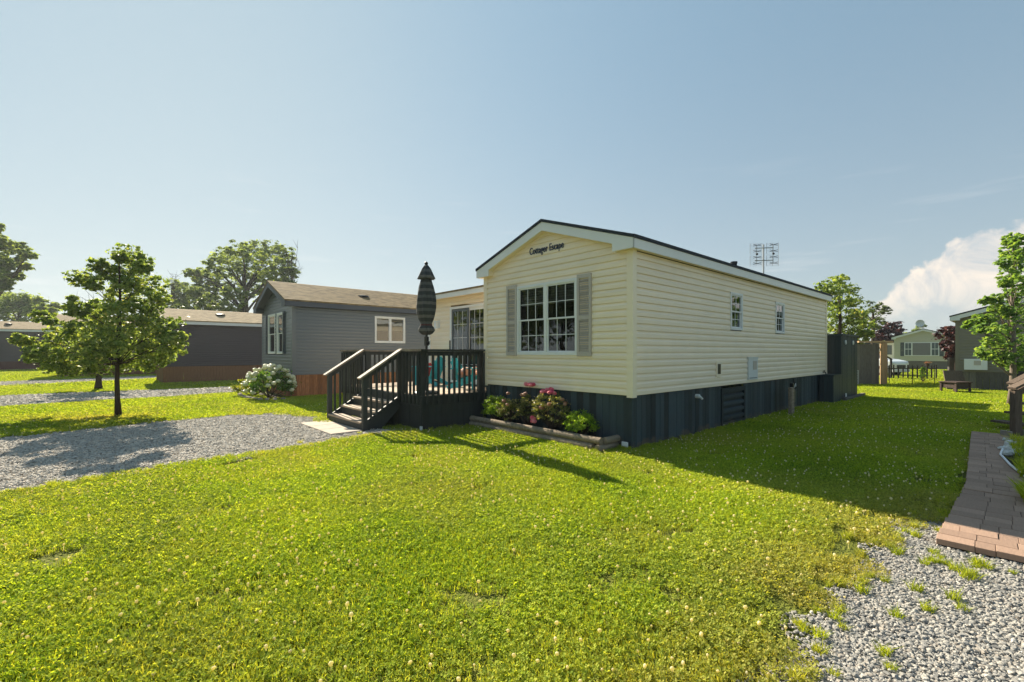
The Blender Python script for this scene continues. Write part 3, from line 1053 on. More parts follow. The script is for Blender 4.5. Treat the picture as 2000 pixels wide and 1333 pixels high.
def siding(root, w, length, z0, z1, mat, openings=(), gable=None, ex=0.1143, single=True, margin=0.0):
    """courses of Dutch lap vinyl. gable=(s_mid, z_eave, slope): rake limits above z_eave"""
    mbj = MB()
    nrow = int(round((z1 - z0) / ex))
    zt = z1
    if gable:
        zt = gable[1] + gable[0] * gable[2] - 0.02
    z = z0
    i = 0
    while z < zt - 0.02:
        za, zb = z, z + ex
        i += 1
        a0, a1 = margin, length - margin
        b0, b1 = a0, a1
        if gable:
            mid, ze, sl = gable
            if zb > ze:
                hb = max(0, (za - ze) / sl); ht = max(0, (zb - ze) / sl)
                a0, b0 = max(a0, hb), max(b0, ht)
                a1, b1 = min(a1, 2 * mid - hb), min(b1, 2 * mid - ht)
                if a1 - a0 < 0.05:
                    break
                if b1 < b0:
                    b0 = b1 = (b0 + b1) / 2
        elif zb > zt + 0.05:
            zb = zt
        h = zb - za
        prof = [(0.0, za), (0.003, za), (0.003, za + .0045), (0.021, za + .0045), (0.0225, za + .009), (0.021, za + h * .56), (0.009, za + h * .78), (0.006, zb), (0.0, zb)]
        ints = [(a0, a1, b0, b1)]
        for (s0, s1, oz0, oz1) in openings:
            if za + h * .5 > oz0 and za + h * .5 < oz1:
                nxt = []
                for (p, q, r, t) in ints:
                    if s0 > p and s1 < q:
                        nxt += [(p, s0, r, s0), (s1, q, s1, t)]
                    else:
                        nxt.append((p, q, r, t))
                ints = nxt
        if single and length > 6:
            nxt = []
            for (p, q, r, t) in ints:
                cuts = [c_ for c_ in (((i // 2) * 1.37 + k_ * 3.66) % 10.98 for k_ in range(3)) if p + .5 < c_ < q - .5]
                e_ = [p] + sorted(cuts) + [q]
                for a_, b_ in zip(e_[:-1], e_[1:]):
                    nxt.append((a_, b_, r if a_ == p else a_, t if b_ == q else b_))
            ints = nxt
        for (p, q, r, t) in ints:
            mb = MB() if single else mbj
            dn = rk.uniform(-.0012, .0012) if single else 0
            w.board(mb, [(n_ + (dn if n_ > 0 else 0), z_) for n_, z_ in prof], p, q, r, t, za, zb)
            if single:
                part('siding_board', mb, mat, root)
        z = zb
    if not single:
        part('siding', mbj, mat, root, kind='stuff')


def planks(root, w, s0, s1, z0, z1, width, mat, rng, single=True, name='skirt_plank', n0=-.035, th=.018, skip=(), jz=0.0):
    mbj = MB()
    s = s0
    while s < s1 - .02:
        e = min(s + width * rng.uniform(.93, 1.05), s1)
        mid = (s + e) / 2
        if not any(a < mid < b for a, b in skip):
            mb = MB() if single else mbj
            nn = n0 + rng.uniform(-.004, .004)
            w.box(mb, s + .004, e - .004, nn, nn + th, z0, z1 + (rng.uniform(-jz, jz) if jz else 0))
            if single:
                part(name, mb, mat, root)
        s = e
    if not single:
        part(name, mbj, mat, root, kind='stuff')


def window(root, w, s0, s1, z0, z1, cols=1, grid=(3, 2), sash=True, blind=0.0, frame='white', fw=.05, mull=.06, split=.5, depth=.9, curtain=False, fine=True):
    fr = MB()
    w.box(fr, s0, s0 + fw, -.03, .036, z0, z1)
    w.box(fr, s1 - fw, s1, -.03, .036, z0, z1)
    w.box(fr, s0 + fw, s1 - fw, -.03, .034, z1 - fw, z1)
    w.box(fr, s0 + fw, s1 - fw, -.03, .034, z0, z0 + fw)
    iw = (s1 - s0 - 2 * fw - (cols - 1) * mull) / cols
    for c in range(1, cols):
        a = s0 + fw + c * iw + (c - 1) * mull
        w.box(fr, a, a + mull, -.03, .030, z0 + fw, z1 - fw)
    o = part('window', fr, frame, root)
    gz0, gz1 = z0 + fw, z1 - fw
    zm = gz0 + (gz1 - gz0) * split
    for c in range(cols):
        a = s0 + fw + c * (iw + mull)
        b = a + iw
        halves = [(gz0, zm + .018, -.012, 1), (zm - .018, gz1, .006, 0)] if sash else [(gz0, gz1, 0, 0)]
        for (p, q, n, lowr) in halves:
            sw = .028
            sb = MB()
            w.box(sb, a, a + sw, n - .012, n + .012, p, q)
            w.box(sb, b - sw, b, n - .012, n + .012, p, q)
            w.box(sb, a + sw, b - sw, n - .012, n + .011, p, p + sw)
            w.box(sb, a + sw, b - sw, n - .012, n + .011, q - sw, q)
            part('sash', sb, frame, o)
            g = MB().poly([w.P(a + sw, n, p + sw), w.P(b - sw, n, p + sw), w.P(b - sw, n, q - sw), w.P(a + sw, n, q - sw)], [(0, 1, 2, 3)])
            part('pane', g, 'glass', o)
            if grid:
                m = MB()
                gx, gy = grid
                for i in range(1, gx):
                    x = a + sw + (b - a - 2 * sw) * i / gx
                    w.box(m, x - .0055, x + .0055, n + .0005, n + .006, p + sw, q - sw)
                for j in range(1, gy):
                    zz = p + sw + (q - p - 2 * sw) * j / gy
                    w.box(m, a + sw, b - sw, n + .0005, n + .0055, zz - .0055, zz + .0055)
                part('grille', m, frame, o)
    rm = MB()
    vs = [w.P(s, n, z) for z in (z0, z1) for s, n in ((s0, -.031), (s1, -.031), (s1 + .3, -depth), (s0 - .3, -depth))]
    rm.poly(vs, [(0, 1, 2, 3), (7, 6, 5, 4), (2, 6, 7, 3), (1, 5, 6, 2), (0, 3, 7, 4)])
    part('room_interior', rm, 'room', o)
    if blind > 0:
        b_ = MB()
        zb = gz1 - (gz1 - gz0) * blind
        z = gz1 - .01
        while z > zb:
            w.box(b_, s0 + fw, s1 - fw, -.075, -.060, z - .045, z - .003)
            z -= .048
        part('blind', b_, 'curtain' if curtain else 'blind', o)
    return o


def shutter(root, w, s0, s1, z0, z1, mat='shutter', name='shutter'):
    mb = MB()
    b = .045
    w.box(mb, s0, s0 + b, .018, .048, z0, z1)
    w.box(mb, s1 - b, s1, .018, .048, z0, z1)
    zm = z0 + (z1 - z0) * .47
    for p, q in ((z0, z0 + .07), (z1 - .07, z1), (zm - .035, zm + .035)):
        w.box(mb, s0 + b, s1 - b, .018, .046, p, q)
    z = z0 + .075
    while z < z1 - .09:
        if not (zm - .055 < z < zm + .03):
            vs = [w.P(s, n, zz) for s in (s0 + b, s1 - b) for n, zz in ((.020, z + .026), (.020, z + .020), (.042, z), (.042, z + .006))]
            mb.poly(vs, [(0, 1, 2, 3), (7, 6, 5, 4), (0, 3, 7, 4), (3, 2, 6, 7), (2, 1, 5, 6), (1, 0, 4, 5)])
        z += .033
    w.box(mb, s0 + b, s1 - b, .018, .0195, z0 + .05, z1 - .05)
    return part(name, mb, mat, root)


def roof(root, L, Wd, ze, slope, ov, og, mat, th=.055, fd=.15, trim='white', soff='cream_trim', box=.38, steps=0, ogb=None, ret=True):
    """gable roof, ridge along x. ze = underside of fascia; fascia depth fd"""
    zt = ze + fd
    mid = Wd / 2
    ridge = zt + (mid + ov) * slope
    ogb = og if ogb is None else ogb
    for sgn in (1, -1):
        y_e = -ov if sgn == 1 else Wd + ov
        prof = []
        if steps:
            n = int((mid + ov) / .135)
            for i in range(n):
                t0, t1 = i / n, (i + 1) / n
                prof.append((y_e + (mid - y_e) * t0, zt + (ridge - zt) * t0 + th + .007))
                prof.append((y_e + (mid - y_e) * t1, zt + (ridge - zt) * t1 + th - .002))
        else:
            prof = [(y_e, zt + th), (mid, ridge + th)]
        ye2 = y_e - .015 * sgn
        pr = [(ye2, zt - .004 * 0 + .001), (ye2, zt + th)] + prof + [(mid, ridge + .001)]
        mb = MB().prism(pr if sgn == 1 else pr[::-1], 'x', -og - .015, L + ogb + .015)
        part('roof', mb, mat, root)
        f = MB().box(-og, L + ogb, y_e, y_e + .02 * sgn, ze, zt)
        part('fascia', f, trim, root)
        s = MB().box(-og + .02, L + ogb - .02, y_e + .02 * sgn, 0 if sgn == 1 else Wd, ze + .01, ze + .02)
        part('soffit', s, soff, root)
    # rakes: outer boards and the boxed returns at the eaves
    for x0, x1, x2 in ((-og, -og + .02, 0.0), (L + ogb, L + ogb - .02, L)):
        for sgn in (1, -1):
            def Y(d):
                return -ov + d if sgn == 1 else Wd + ov - d
            zr = lambda d: zt + d * slope
            vd = fd * 1.06
            b = box if ret else .02
            pr = [(Y(0.0), ze + .001), (Y(b), ze + .001), (Y(b), zr(b) - vd), (Y(mid + ov), ridge - vd), (Y(mid + ov), ridge), (Y(0.0), zt)]
            part('rake_board', MB().prism(pr, 'x', x0, x1), trim, root)
            e = .004
            pr = [(Y(.022), ze + .012), (Y(b - e), ze + .012), (Y(b - e), zr(b) - vd + .012), (Y(mid + ov), ridge - vd + .012), (Y(mid + ov), ridge - .01), (Y(.022), zt - .01)]
            part('rake_soffit', MB().prism(pr, 'x', x1, x2), soff, root)
    return ridge


def corner_post(root, x, y, dx, dy, z0, z1, mat, w_=.085, t=.028):
    """L-shaped corner trim; dx, dy point along the two walls"""
    mb = MB()
    a = [(x - t * dx, y - t * dy), (x + w_ * dx, y - t * dy), (x + w_ * dx, y), (x, y), (x, y + w_ * dy), (x - t * dx, y + w_ * dy)]
    mb.prism(a, 'z', z0, z1)
    part('corner_post', mb, mat, root)


rk = random.Random(5)
# ------------------------------------------------------------------ the cream house
house = thing('mobile_home', 'pale yellow mobile home with dark plank skirting, taupe shutters and letters under its gable', 'mobile home', C0, ROT)
HL, HW, ZS, ZE, SL = 10.78, 3.68, 0.86, 3.15, 1 / 3
front = Wall((0, HW), (0, -1), (-1, 0))     # s runs from the deck side to the near corner
def fs(v): return HW - v
side = Wall((0, 0), (1, 0), (0, -1))
left = Wall((HL, HW), (-1, 0), (0, 1))
back = Wall((HL, 0), (0, 1), (1, 0))
WIN = (fs(2.64), fs(1.09), 1.495, 2.85)
siding(house, front, HW, ZS, ZE, 'cream', [WIN], gable=(HW / 2, ZE + .125 * SL + .015, SL))
S1 = (3.60, 4.215, 2.02, 2.81); S2 = (6.25, 6.88, 2.02, 2.80); S3 = (2.92, 3.14, 1.05, 1.36); S4 = (4.50, 5.02, .93, 1.42)
siding(house, side, HL, ZS, ZE, 'cream', [S1, S2])
siding(house, left, HL, ZS, ZE, 'cream', single=False)
siding(house, back, HW, ZS, ZE, 'cream', gable=(HW / 2, ZE + .125 * SL + .015, SL), single=False)
for x, y, dx, dy in ((0, 0, 1, 1), (HL, 0, -1, 1), (0, HW, 1, -1), (HL, HW, -1, -1)):
    corner_post(house, x, y, dx, dy, ZS - .03, ZE + .01, 'cream_trim')
VENT = (3.22, 4.42)
planks(house, front, .0, HW, 0.0, ZS + .005, .142, 'skirt', rk)
planks(house, side, .0, HL, 0.0, ZS + .005, .142, 'skirt', rk, skip=[VENT])
planks(house, left, 0, HL, 0, ZS, .142, 'skirt', rk, single=False)
planks(house, back, 0, HW, 0, ZS, .142, 'skirt', rk, single=False)
roof(house, HL, HW, ZE, SL, .125, .15, 'roofdark', trim='white', box=.40)  # default cream soffits hold the yellow reflected off the siding in their colour
window(house, front, *WIN, cols=2, grid=(3, 2), blind=.27)
shutter(house, front, WIN[0] - .305, WIN[0] - .004, 1.48, 2.89)
shutter(house, front, WIN[1] + .004, WIN[1] + .31, 1.48, 2.89)
window(house, side, *S1, cols=1, grid=(2, 2), fw=.045)
window(house, side, *S2, cols=1, grid=(2, 2), fw=.045)
# small hatch with an outlet, furnace panel
mb = MB(); side.box(mb, S3[0], S3[1], .017, .034, S3[2], S3[3]); ho = part('hatch', mb, 'cream_trim', house)
mb = MB(); side.box(mb, S3[0] + .05, S3[1] - .05, .034, .042, S3[2] + .06, S3[3] - .05); part('outlet_cover', mb, 'black', ho)
mb = MB(); side.box(mb, S4[0], S4[1], .017, .048, S4[2], S4[3]); side.box(mb, S4[0] - .02, S4[1] + .02, .017, .056, S4[3] - .02, S4[3] + .012); hp = part('furnace_panel', mb, 'white_dull', house)
mb = MB(); side.box(mb, S4[0] + .24, S4[1] - .06, .048, .053, S4[2] + .22, S4[3] - .07); part('panel_vent', mb, 'shutter', hp)
mb = MB(); side.box(mb, S4[0] + .04, S4[1] - .04, .048, .052, S4[2] + .03, S4[2] + .045); part('panel_seam', mb, 'screen', hp)
# louvred skirting vent
mb = MB(); a, b = VENT
side.box(mb, a, b, -.05, -.044, .04, .80)
side.box(mb, a, a + .07, -.03, .012, .03, .80); side.box(mb, b - .07, b, -.03, .012, .03, .80)
side.box(mb, a + .07, b - .07, -.03, .010, .71, .80); side.box(mb, a + .07, b - .07, -.03, .010, .03, .11)
vo = part('skirt_vent', mb, 'skirt', house)
part('vent_opening', side.box(MB(), a + .07, b - .07, -.34, -.338, .1, .72), 'black', vo)
for i in range(4):
    z = .17 + i * .145
    vs = [side.P(s, n, zz) for s in (a + .07, b - .07) for n, zz in ((-.035, z + .06), (-.035, z + .045), (.006, z - .02), (.006, z - .005), (.006, z + .035))]
    m = MB().poly(vs, [(0, 1, 2, 3, 4), (9, 8, 7, 6, 5)] + [(i_, 5 + i_, 5 + (i_ + 1) % 5, (i_ + 1) % 5) for i_ in range(5)])
    part('vent_slat', m, 'skirt', vo)
mb = MB(); mb.tube([(2.15, .02, .72), (2.15, -.05, .72)], .04, 10); mb.tube([(2.15, -.05, .72), (2.15, -.075, .70), (2.19, -.085, .67)], .022, 8)
part('outlet_pipe', mb, 'white_dull', house)
mb = MB(); mb.tube([(10.36, .0, .93), (10.36, -.09, .93), (10.36, -.11, .86)], .018, 8); mb.tube([(10.31, -.06, .97), (10.41, -.06, .97)], .014, 8); mb.tube([(10.36, -.06, .93), (10.36, -.06, .97)], .01, 6); part('faucet', mb, 'black', house)
mb = MB(); mb.tube([(6.3, 1.0, 3.55), (6.3, 1.0, 3.90)], .075, 14); mb.tube([(6.3, 1.0, 3.9), (6.3, 1.0, 3.95)], .085, 14); part('vent_pipe', mb, 'roofdark', house)
mb = MB(); mb.bbox(-.06, -.035, .05, .16, .0, .13, .004); part('corner_bracket', mb, 'white_dull', house)
# annex behind the deck
AX, AL, AV = 0.8, 4.2, 7.25
annw = Wall((AX, AV), (0, -1), (-1, 0))
def av(v): return AV - v
DOOR = (av(6.16), av(4.60), .74, 2.75)
siding(house, annw, AV - HW - .02, ZS - .12, 3.02, 'cream', [DOOR], margin=.0)
annl = Wall((AX + AL, AV), (-1, 0), (0, 1))
siding(house, annl, AL, ZS - .12, 3.02, 'cream', single=False)
planks(house, annw, 0, AV - HW, 0, ZS - .12, .142, 'skirt', rk, single=False)
planks(house, annl, 0, AL, 0, ZS - .12, .142, 'skirt', rk, single=False)
corner_post(house, AX, AV, 1, -1, ZS - .15, 3.04, 'white_dull')
pr = [(AX - .28, 3.10), (AX - .28, 3.14), (AX + AL / 2, 3.14 + .36), (AX + AL + .2, 3.14), (AX + AL + .2, 3.10), (AX + AL / 2, 3.10 + .36)]
part('roof', MB().prism([(p[0], p[1]) for p in pr][::-1], 'y', HW + .14, AV + .22), 'shingle', house)
part('fascia', MB().box(AX - .26, AX - .24, HW + .15, AV + .2, 2.98, 3.10), 'white', house)
part('soffit', MB().box(AX - .24, AX, HW + .15, AV + .2, 3.02, 3.03), 'cream_trim', house)
mb = MB().prism([(AX - .26, 2.985), (AX + AL, 2.985), (AX + AL, 3.1), (AX + AL / 2, 3.44), (AX - .26, 3.1)], 'y', AV + .18, AV + .2)
part('fascia', mb, 'white', house)
# sliding patio door
mb = MB(); d0, d1, dz0, dz1 = DOOR
annw.box(mb, d0, d0 + .06, -.05, .04, dz0, dz1); annw.box(mb, d1 - .06, d1, -.05, .04, dz0, dz1)
annw.box(mb, d0 + .06, d1 - .06, -.05, .038, dz1 - .06, dz1); annw.box(mb, d0 + .06, d1 - .06, -.05, .05, dz0, dz0 + .06)
door = part('sliding_door', mb, 'white', house)
dm = (d0 + d1) / 2
for i, (a, b, n) in enumerate(((d0 + .06, dm + .03, .006), (dm - .03, d1 - .06, -.022))):
    sb = MB(); sw = .06
    annw.box(sb, a, a + sw, n - .015, n + .015, dz0 + .06, dz1 - .06); annw.box(sb, b - sw, b, n - .015, n + .015, dz0 + .06, dz1 - .06)
    annw.box(sb, a + sw, b - sw, n - .015, n + .014, dz0 + .06, dz0 + .14); annw.box(sb, a + sw, b - sw, n - .015, n + .014, dz1 - .13, dz1 - .06)
    part('sash', sb, 'white' if i else 'screen', door)
    g = MB().poly([annw.P(a + sw, n, dz0 + .14), annw.P(b - sw, n, dz0 + .14), annw.P(b - sw, n, dz1 - .13), annw.P(a + sw, n, dz1 - .13)], [(0, 1, 2, 3)]); part('pane', g, 'glass', door)
    m = MB()
    for q in range(1, 3):
        x = a + sw + (b - a - 2 * sw) * q / 3
        annw.box(m, x - .0055, x + .0055, n + .0005, n + .006, dz0 + .14, dz1 - .13)
    for q in range(1, 5):
        zz = dz0 + .14 + (dz1 - dz0 - .27) * q / 5
        annw.box(m, a + sw, b - sw, n + .0005, n + .0055, zz - .0055, zz + .0055)
    part('grille', m, 'white_dull', door)
rm = MB()
vs = [annw.P(s, n, z) for z in (dz0, dz1) for s, n in ((d0, -.051), (d1, -.051), (d1 + .5, -2.2), (d0 - .5, -2.2))]
rm.poly(vs, [(0, 1, 2, 3), (7, 6, 5, 4), (2, 6, 7, 3), (1, 5, 6, 2), (0, 3, 7, 4)])
part('room_interior', rm, 'room', door)
mb = MB(); annw.box(mb, d0 + .015, d0 + .04, .04, .07, 1.62, 1.86); part('handle', mb, 'black', door)
mb = MB(); lv = av(6.72)
annw.box(mb, lv - .06, lv + .06, .018, .04, 2.22, 2.42); annw.box(mb, lv - .05, lv + .05, .04, .16, 2.38, 2.41)
annw.box(mb, lv - .045, lv + .045, .06, .15, 2.20, 2.37)
part('wall_lantern', mb, 'white', house)
mb = MB(); mb.tube([(AX - .04, AV - .06, 3.0), (AX - .04, AV - .06, .72)], .035, 10); part('downspout', mb, 'white', house)

# raised letters under the peak
fcu = bpy.data.curves.new('lettering_curve', 'FONT')
fcu.body = 'Cottager Escape'
fcu.size = .205
fcu.extrude = .008
fcu.offset = .0006
fcu.shear = .0
fcu.space_character = 1.06
fcu.align_x = 'CENTER'
fo = bpy.data.objects.new('tmp_text', fcu)
COL.objects.link(fo)
bpy.context.view_layer.update()
dg = bpy.context.evaluated_depsgraph_get()
tm = bpy.data.meshes.new_from_object(fo.evaluated_get(dg))
bpy.data.objects.remove(fo)
tv_ = [tuple(v.co) for v in tm.vertices]
xs = [p[0] for p in tv_]
wd = max(xs) - min(xs)
kx = .87 / wd
serif = MB()
tf_ = [tuple(p.vertices) for p in tm.polygons]
lm = MB()
lm.poly([front.P(fs(1.843) + x * kx, .026 + z, 3.425 + y * .92) for x, y, z in tv_], tf_)
sign = uthing('house_sign', 'dark blue raised letters reading Cottager Escape below the gable peak', 'sign', 0, 1.84, 3.4)
part('lettering', lm, 'navy', sign)

# ------------------------------------------------------------------ deck
deck = uthing('wooden_deck', 'dark stained deck with balusters, worn floor and four steps beside the yellow home', 'deck', -1.55, 5.6, 0)
DU0, DU1, DV0, DV1, DZ = -1.55, .775, 3.72, 7.6, .70
SV0, SV1 = 4.55, 6.25
u = DU0
while u < DU1 - .02:
    e = min(u + .142, DU1)
    vend = DV1 if True else DV1
    part('deck_board', MB().box(u + .003, e - .003, DV0 + .01, DV1 - .01, DZ - .035 + rk.uniform(-.002, 0), DZ + rk.uniform(-.002, .002)), 'deckfloor', deck)
    u = e
for nm, b in (('rim_board', (DU0 - .035, DU0 - .001, DV0 - .03, DV1 + .03, .50, .69)), ('rim_board', (DU0, -.03, DV0 - .03, DV0 + .003, .50, .688)), ('rim_board', (DU0, DU1, DV1 - .003, DV1 + .03, .50, .688))):
    part(nm, MB().box(*b), 'deckdark', deck)
dF = Wall((DU0 - .01, DV1), (0, -1), (-1, 0)); dR = Wall((DU0, DV0 - .005), (1, 0), (0, -1)); dL = Wall((DU1, DV1), (-1, 0), (0, 1))
planks(deck, dF, 0, DV1 - DV0, .01, .50, .142, 'deckdark', rk, n0=-.015)
planks(deck, dR, 0, 1.5, .01, .50, .142, 'deckdark', rk, n0=-.01)
planks(deck, dL, 0, DU1 - DU0, .01, .50, .142, 'deckdark', rk, n0=-.01)
part('corner_bracket', MB().bbox(DU0 - .06, DU0 - .02, DV0 - .06, DV0 - .01, 0, .11, .004), 'white_dull', deck)
RT = 1.605
bal = MB().box(-.019, .019, -.019, .019, 0, 1.0)
balm = bal.mesh('baluster', 'deckdark')
def baluster(u, v, z0, z1):
    put('baluster', balm, deck, (u, v, z0), (0, 0, 0), (1, 1, z1 - z0))
def post(u, v, z0, z1, w=.045):
    part('post', MB().box(u - w, u + w, v - w, v + w, z0, z1), 'deckdark', deck)
# right side along u
n = 12
for i in range(n):
    baluster(DU0 + .09 + i * (1.40 / (n - 1)), DV0 - .052, .52, RT - .07)
part('top_rail', MB().box(DU0 - .05, -.045, DV0 - .085, DV0 + .055, RT - .038, RT), 'deckdark', deck)
part('bottom_rail', MB().box(DU0 + .04, -.045, DV0 - .032, DV0 + .006, RT - .13, RT - .04), 'deckdark', deck)
# front left and right of the stairs
for a, b in ((DV0, SV0), (SV1, DV1)):
    m = int((b - a) / .125)
    for i in range(m):
        baluster(DU0 - .056, a + .07 + i * ((b - a - .12) / (m - 1)), .52, RT - .07)
    part('top_rail', MB().box(DU0 - .075, DU0 + .065, a - .055, b + .05, RT - .036, RT + .002), 'railcap', deck)
    part('bottom_rail', MB().box(DU0 - .034, DU0 + .004, a + .04, b - .04, RT - .13, RT - .04), 'deckdark', deck)
# left side
m = 17
for i in range(m):
    baluster(DU0 + .1 + i * ((DU1 - DU0 - .25) / (m - 1)), DV1 + .052, .52, RT - .07)
part('top_rail', MB().box(DU0 - .04, DU1 - .03, DV1 - .055, DV1 + .085, RT - .04, RT - .003), 'railcap', deck)
part('bottom_rail', MB().box(DU0 + .04, DU1 - .03, DV1 - .006, DV1 + .032, RT - .13, RT - .042), 'deckdark', deck)
for p in ((DU0 + .03, DV0 + .045), (DU0 + .03, SV0 - .01), (DU0 + .03, SV1 + .01), (DU0 + .03, DV1 - .045), (-.09, DV0 + .045), (DU1 - .06, DV1 - .045)):
    post(p[0], p[1], .45, RT - .037)
# stairs
run = .277
U3 = DU0 - .04
for i in range(3):
    z = .525 - i * .175
    ua = U3 - run * i
    st = []
    for j in range(2):
        part('stair_tread', MB().box(ua - run + j * .14 - .02 + .003, ua - run + j * .14 + .118, SV0 + .02, SV1 - .02, z - .035, z + rk.uniform(-.001, .001)), 'deckfloor', deck)
    part('riser', MB().box(ua - run - .0, ua - run + .02, SV0 + .025, SV1 - .025, z - .175, z - .036), 'deckdark', deck)
part('riser', MB().box(U3 + .004, U3 + .02, SV0 + .025, SV1 - .025, .526, .665), 'deckdark', deck)
ub = U3 - 3 * run
for v in (SV0 - .02, SV1 - .02):
    pr = [(ub, .0), (ub, .13), (ub + run, .305), (ub + 2 * run, .48), (U3, .655), (U3, .40), (ub + .42, .0)]
    part('stringer', MB().prism(pr, 'y', v, v + .04), 'deckdark', deck)
def rz(u):
    return 1.075 + (RT - 1.075) * (u - ub) / (U3 - ub)
for v, sg in ((SV0 - .065, -1), (SV1 + .065, 1)):
    part('post', MB().box(ub + .0, ub + .09, v - .045, v + .045, 0, rz(ub + .045) - .03), 'deckdark', deck)
    part('handrail', MB().bar((ub - .07, v, rz(ub - .07)), (U3 + .0, v, rz(U3) - .003), .14, .036), 'railcap', deck)
    part('bottom_rail', MB().bar((ub + .05, v - sg * .02, rz(ub + .05) - .075), (U3, v - sg * .02, rz(U3) - .075), .038, .09), 'deckdark', deck)
    for i in range(6):
        uu = ub + .17 + i * .118
        zb = .12 + (uu - ub) * .62
        baluster(uu, v + sg * .02, zb, rz(uu) - .03)
part('step_light', MB().bbox(ub + run - .03, ub + run - .001, 5.05, 5.12, .20, .27, .006), 'steel', deck)

# slabs in front of the steps
for i in range(3):
    u0 = -2.97 + i * .187
for i in range(3):
    v0 = SV0 - .05 + 0
slab_t = uthing('concrete_slab_pad', 'pale concrete slabs laid flush in the gravel at the foot of the deck steps', 'stone slabs', -2.7, 5.3, 0)
for i in range(3):
    a = 4.46 + i * .595
    part('slab', MB().bbox(-3.03, -2.43, a, a + .585, .0, .035, .006), 'slab', slab_t)
sl2 = uthing('stepping_slab', 'single concrete slab half sunk in the grass left of the deck steps', 'stone slab', -2.1, 7.9, 0)
part('slab', MB().bbox(-2.35, -1.75, 7.55, 8.5, 0, .032, .006), 'slab', sl2)

# ------------------------------------------------------------------ umbrella
UU, UV = -1.27, 4.02
um = uthing('patio_umbrella', 'closed grey striped patio umbrella tied up at the deck corner', 'umbrella', UU, UV, DZ)
part('pole', MB().tube([(UU, UV, DZ), (UU, UV, 3.3)], .02, 10), 'black', um)
part('base', MB().lathe([(.26, DZ), (.26, DZ + .03), (.22, DZ + .055), (.05, DZ + .07), (.035, DZ + .32), (.03, DZ + .33)], 24, (UU, UV)), 'black', um)
part('crank', MB().box(UU - .03, UU + .03, UV - .05, UV + .03, 1.68, 1.86).tube([(UU, UV - .05, 1.76), (UU, UV - .11, 1.76), (UU, UV - .11, 1.70)], .012, 6), 'black', um)
pleat = lambda t, z: 1 + .13 * math.cos(8 * t) + .05 * math.sin(13 * t + z * 9)
cp = [(.07, 1.90), (.115, 1.93), (.155, 1.99), (.135, 2.05), (.095, 2.10), (.105, 2.14), (.14, 2.22), (.170, 2.34), (.182, 2.46), (.178, 2.60), (.160, 2.74), (.135, 2.88), (.105, 3.00), (.07, 3.10), (.03, 3.22)]
part('canopy', MB().lathe(cp, 64, (UU, UV), pleat), 'canopy', um, smooth=True)
pl2 = lambda t, z: 1 + .10 * math.cos(8 * t)
part('canopy_vent', MB().lathe([(.165, 3.035), (.172, 3.045), (.135, 3.13), (.09, 3.24), (.05, 3.30), (.02, 3.33)], 64, (UU, UV), pl2), 'canopy', um, smooth=True)
part('finial', MB().blob((UU, UV, 3.355), .038, 1, (12, 8), 0), 'black', um, smooth=True)
part('tie_strap', MB().lathe([(.105, 2.085), (.112, 2.09), (.112, 2.112), (.105, 2.118)], 32, (UU, UV), pl2), M('strap', (.10, .035, .04), .8), um)


# ------------------------------------------------------------------ chairs
def adirondack(label, u, v, face, rot):
    p = W(u, v, DZ)
    t = thing('adirondack_chair', label, 'chair', p, rot, 'teal chairs on the deck')
    t.scale = (.86, .86, .9)
    for s in (-1, 1):
        part('leg', MB().bar((.30, s * .27, 0), (.30, s * .27, .52), .09, .025, (0, 1, 0)), 'teal', t)
        part('rear_leg', MB().bar((.34, s * .245, .36), (-.48, s * .245, .02), .025, .11, (0, 0, 1)), 'teal', t)
        part('armrest', MB().prism([(.40, s * .22), (.40, s * .36), (.1, s * .37), (-.32, s * .30), (-.32, s * .23)][::s], 'z', .52, .545), 'teal', t)
    for i in range(6):
        x = .33 - i * .095
        z = .355 - i * .035
        part('seat_slat', MB().bar((x, -.27, z), (x, .27, z), .085, .02), 'teal', t)
    hs_ = [.50, .58, .62, .58, .50]
    for i in range(5):
        y = -.2 + i * .1
        h = hs_[i] - .17
        dx, dz = -.36, .93
        part('back_slat', MB().bar((-.16, y, .17), (-.16 + dx * (h + .25), y * 1.15, .17 + dz * (h + .25)), .088, .02, (1, 0, 0)), 'teal', t)
    part('back_brace', MB().bar((-.36, -.27, .52), (-.36, .27, .52), .05, .03), 'teal', t)
    return t


adirondack('teal garden chair on the deck left of the glass door, red cushion on it', .12, 6.12, 0, R(150))
adirondack('teal garden chair on the deck by the glass door, orange towel on it', .12, 4.50, 0, R(-20))
def cushion(name, label, cat, p, rot, w, d, h, mat, tilt=0):
    vs, fs = [], []
    n = 8
    for i in range(n + 1):
        for j in range(n + 1):
            a, b = i / n * 2 - 1, j / n * 2 - 1
            vs.append((a * w / 2, b * d / 2, h * .5 * (1 - a ** 4) ** .5 * (1 - b ** 4) ** .5 + .01 * math.sin(9 * a + 5 * b)))
    k = (n + 1) ** 2
    vs += [(x, y, -z * .7) for x, y, z in vs]
    for i in range(n):
        for j in range(n):
            q = i * (n + 1) + j
            fs += [(q, q + n + 1, q + n + 2, q + 1), (k + q + 1, k + q + n + 2, k + q + n + 1, k + q)]
    o = put(name, MB().poly(vs, fs).mesh(name, mat, True), None, p, (tilt, 0, rot), label=label, cat=cat)
    return o
cushion('cushion', 'red cushion leaning on the teal chair left of the glass door', 'cushion', W(.06, 6.10, DZ + .40), R(60), .42, .38, .12, 'red', R(60))
tw = MB()
n = 10
for i in range(n + 1):
    for j in range(n + 1):
        a, b = i / n, j / n
        tw.v.append((a * .5 - .25, b * .4 - .2, .07 * math.sin(a * 7 + b * 3) + .05 * math.sin(b * 11) + .05 * (1 - (2 * a - 1) ** 2)))
for i in range(n):
    for j in range(n):
        q = i * (n + 1) + j
        tw.f.append((q, q + n + 1, q + n + 2, q + 1))
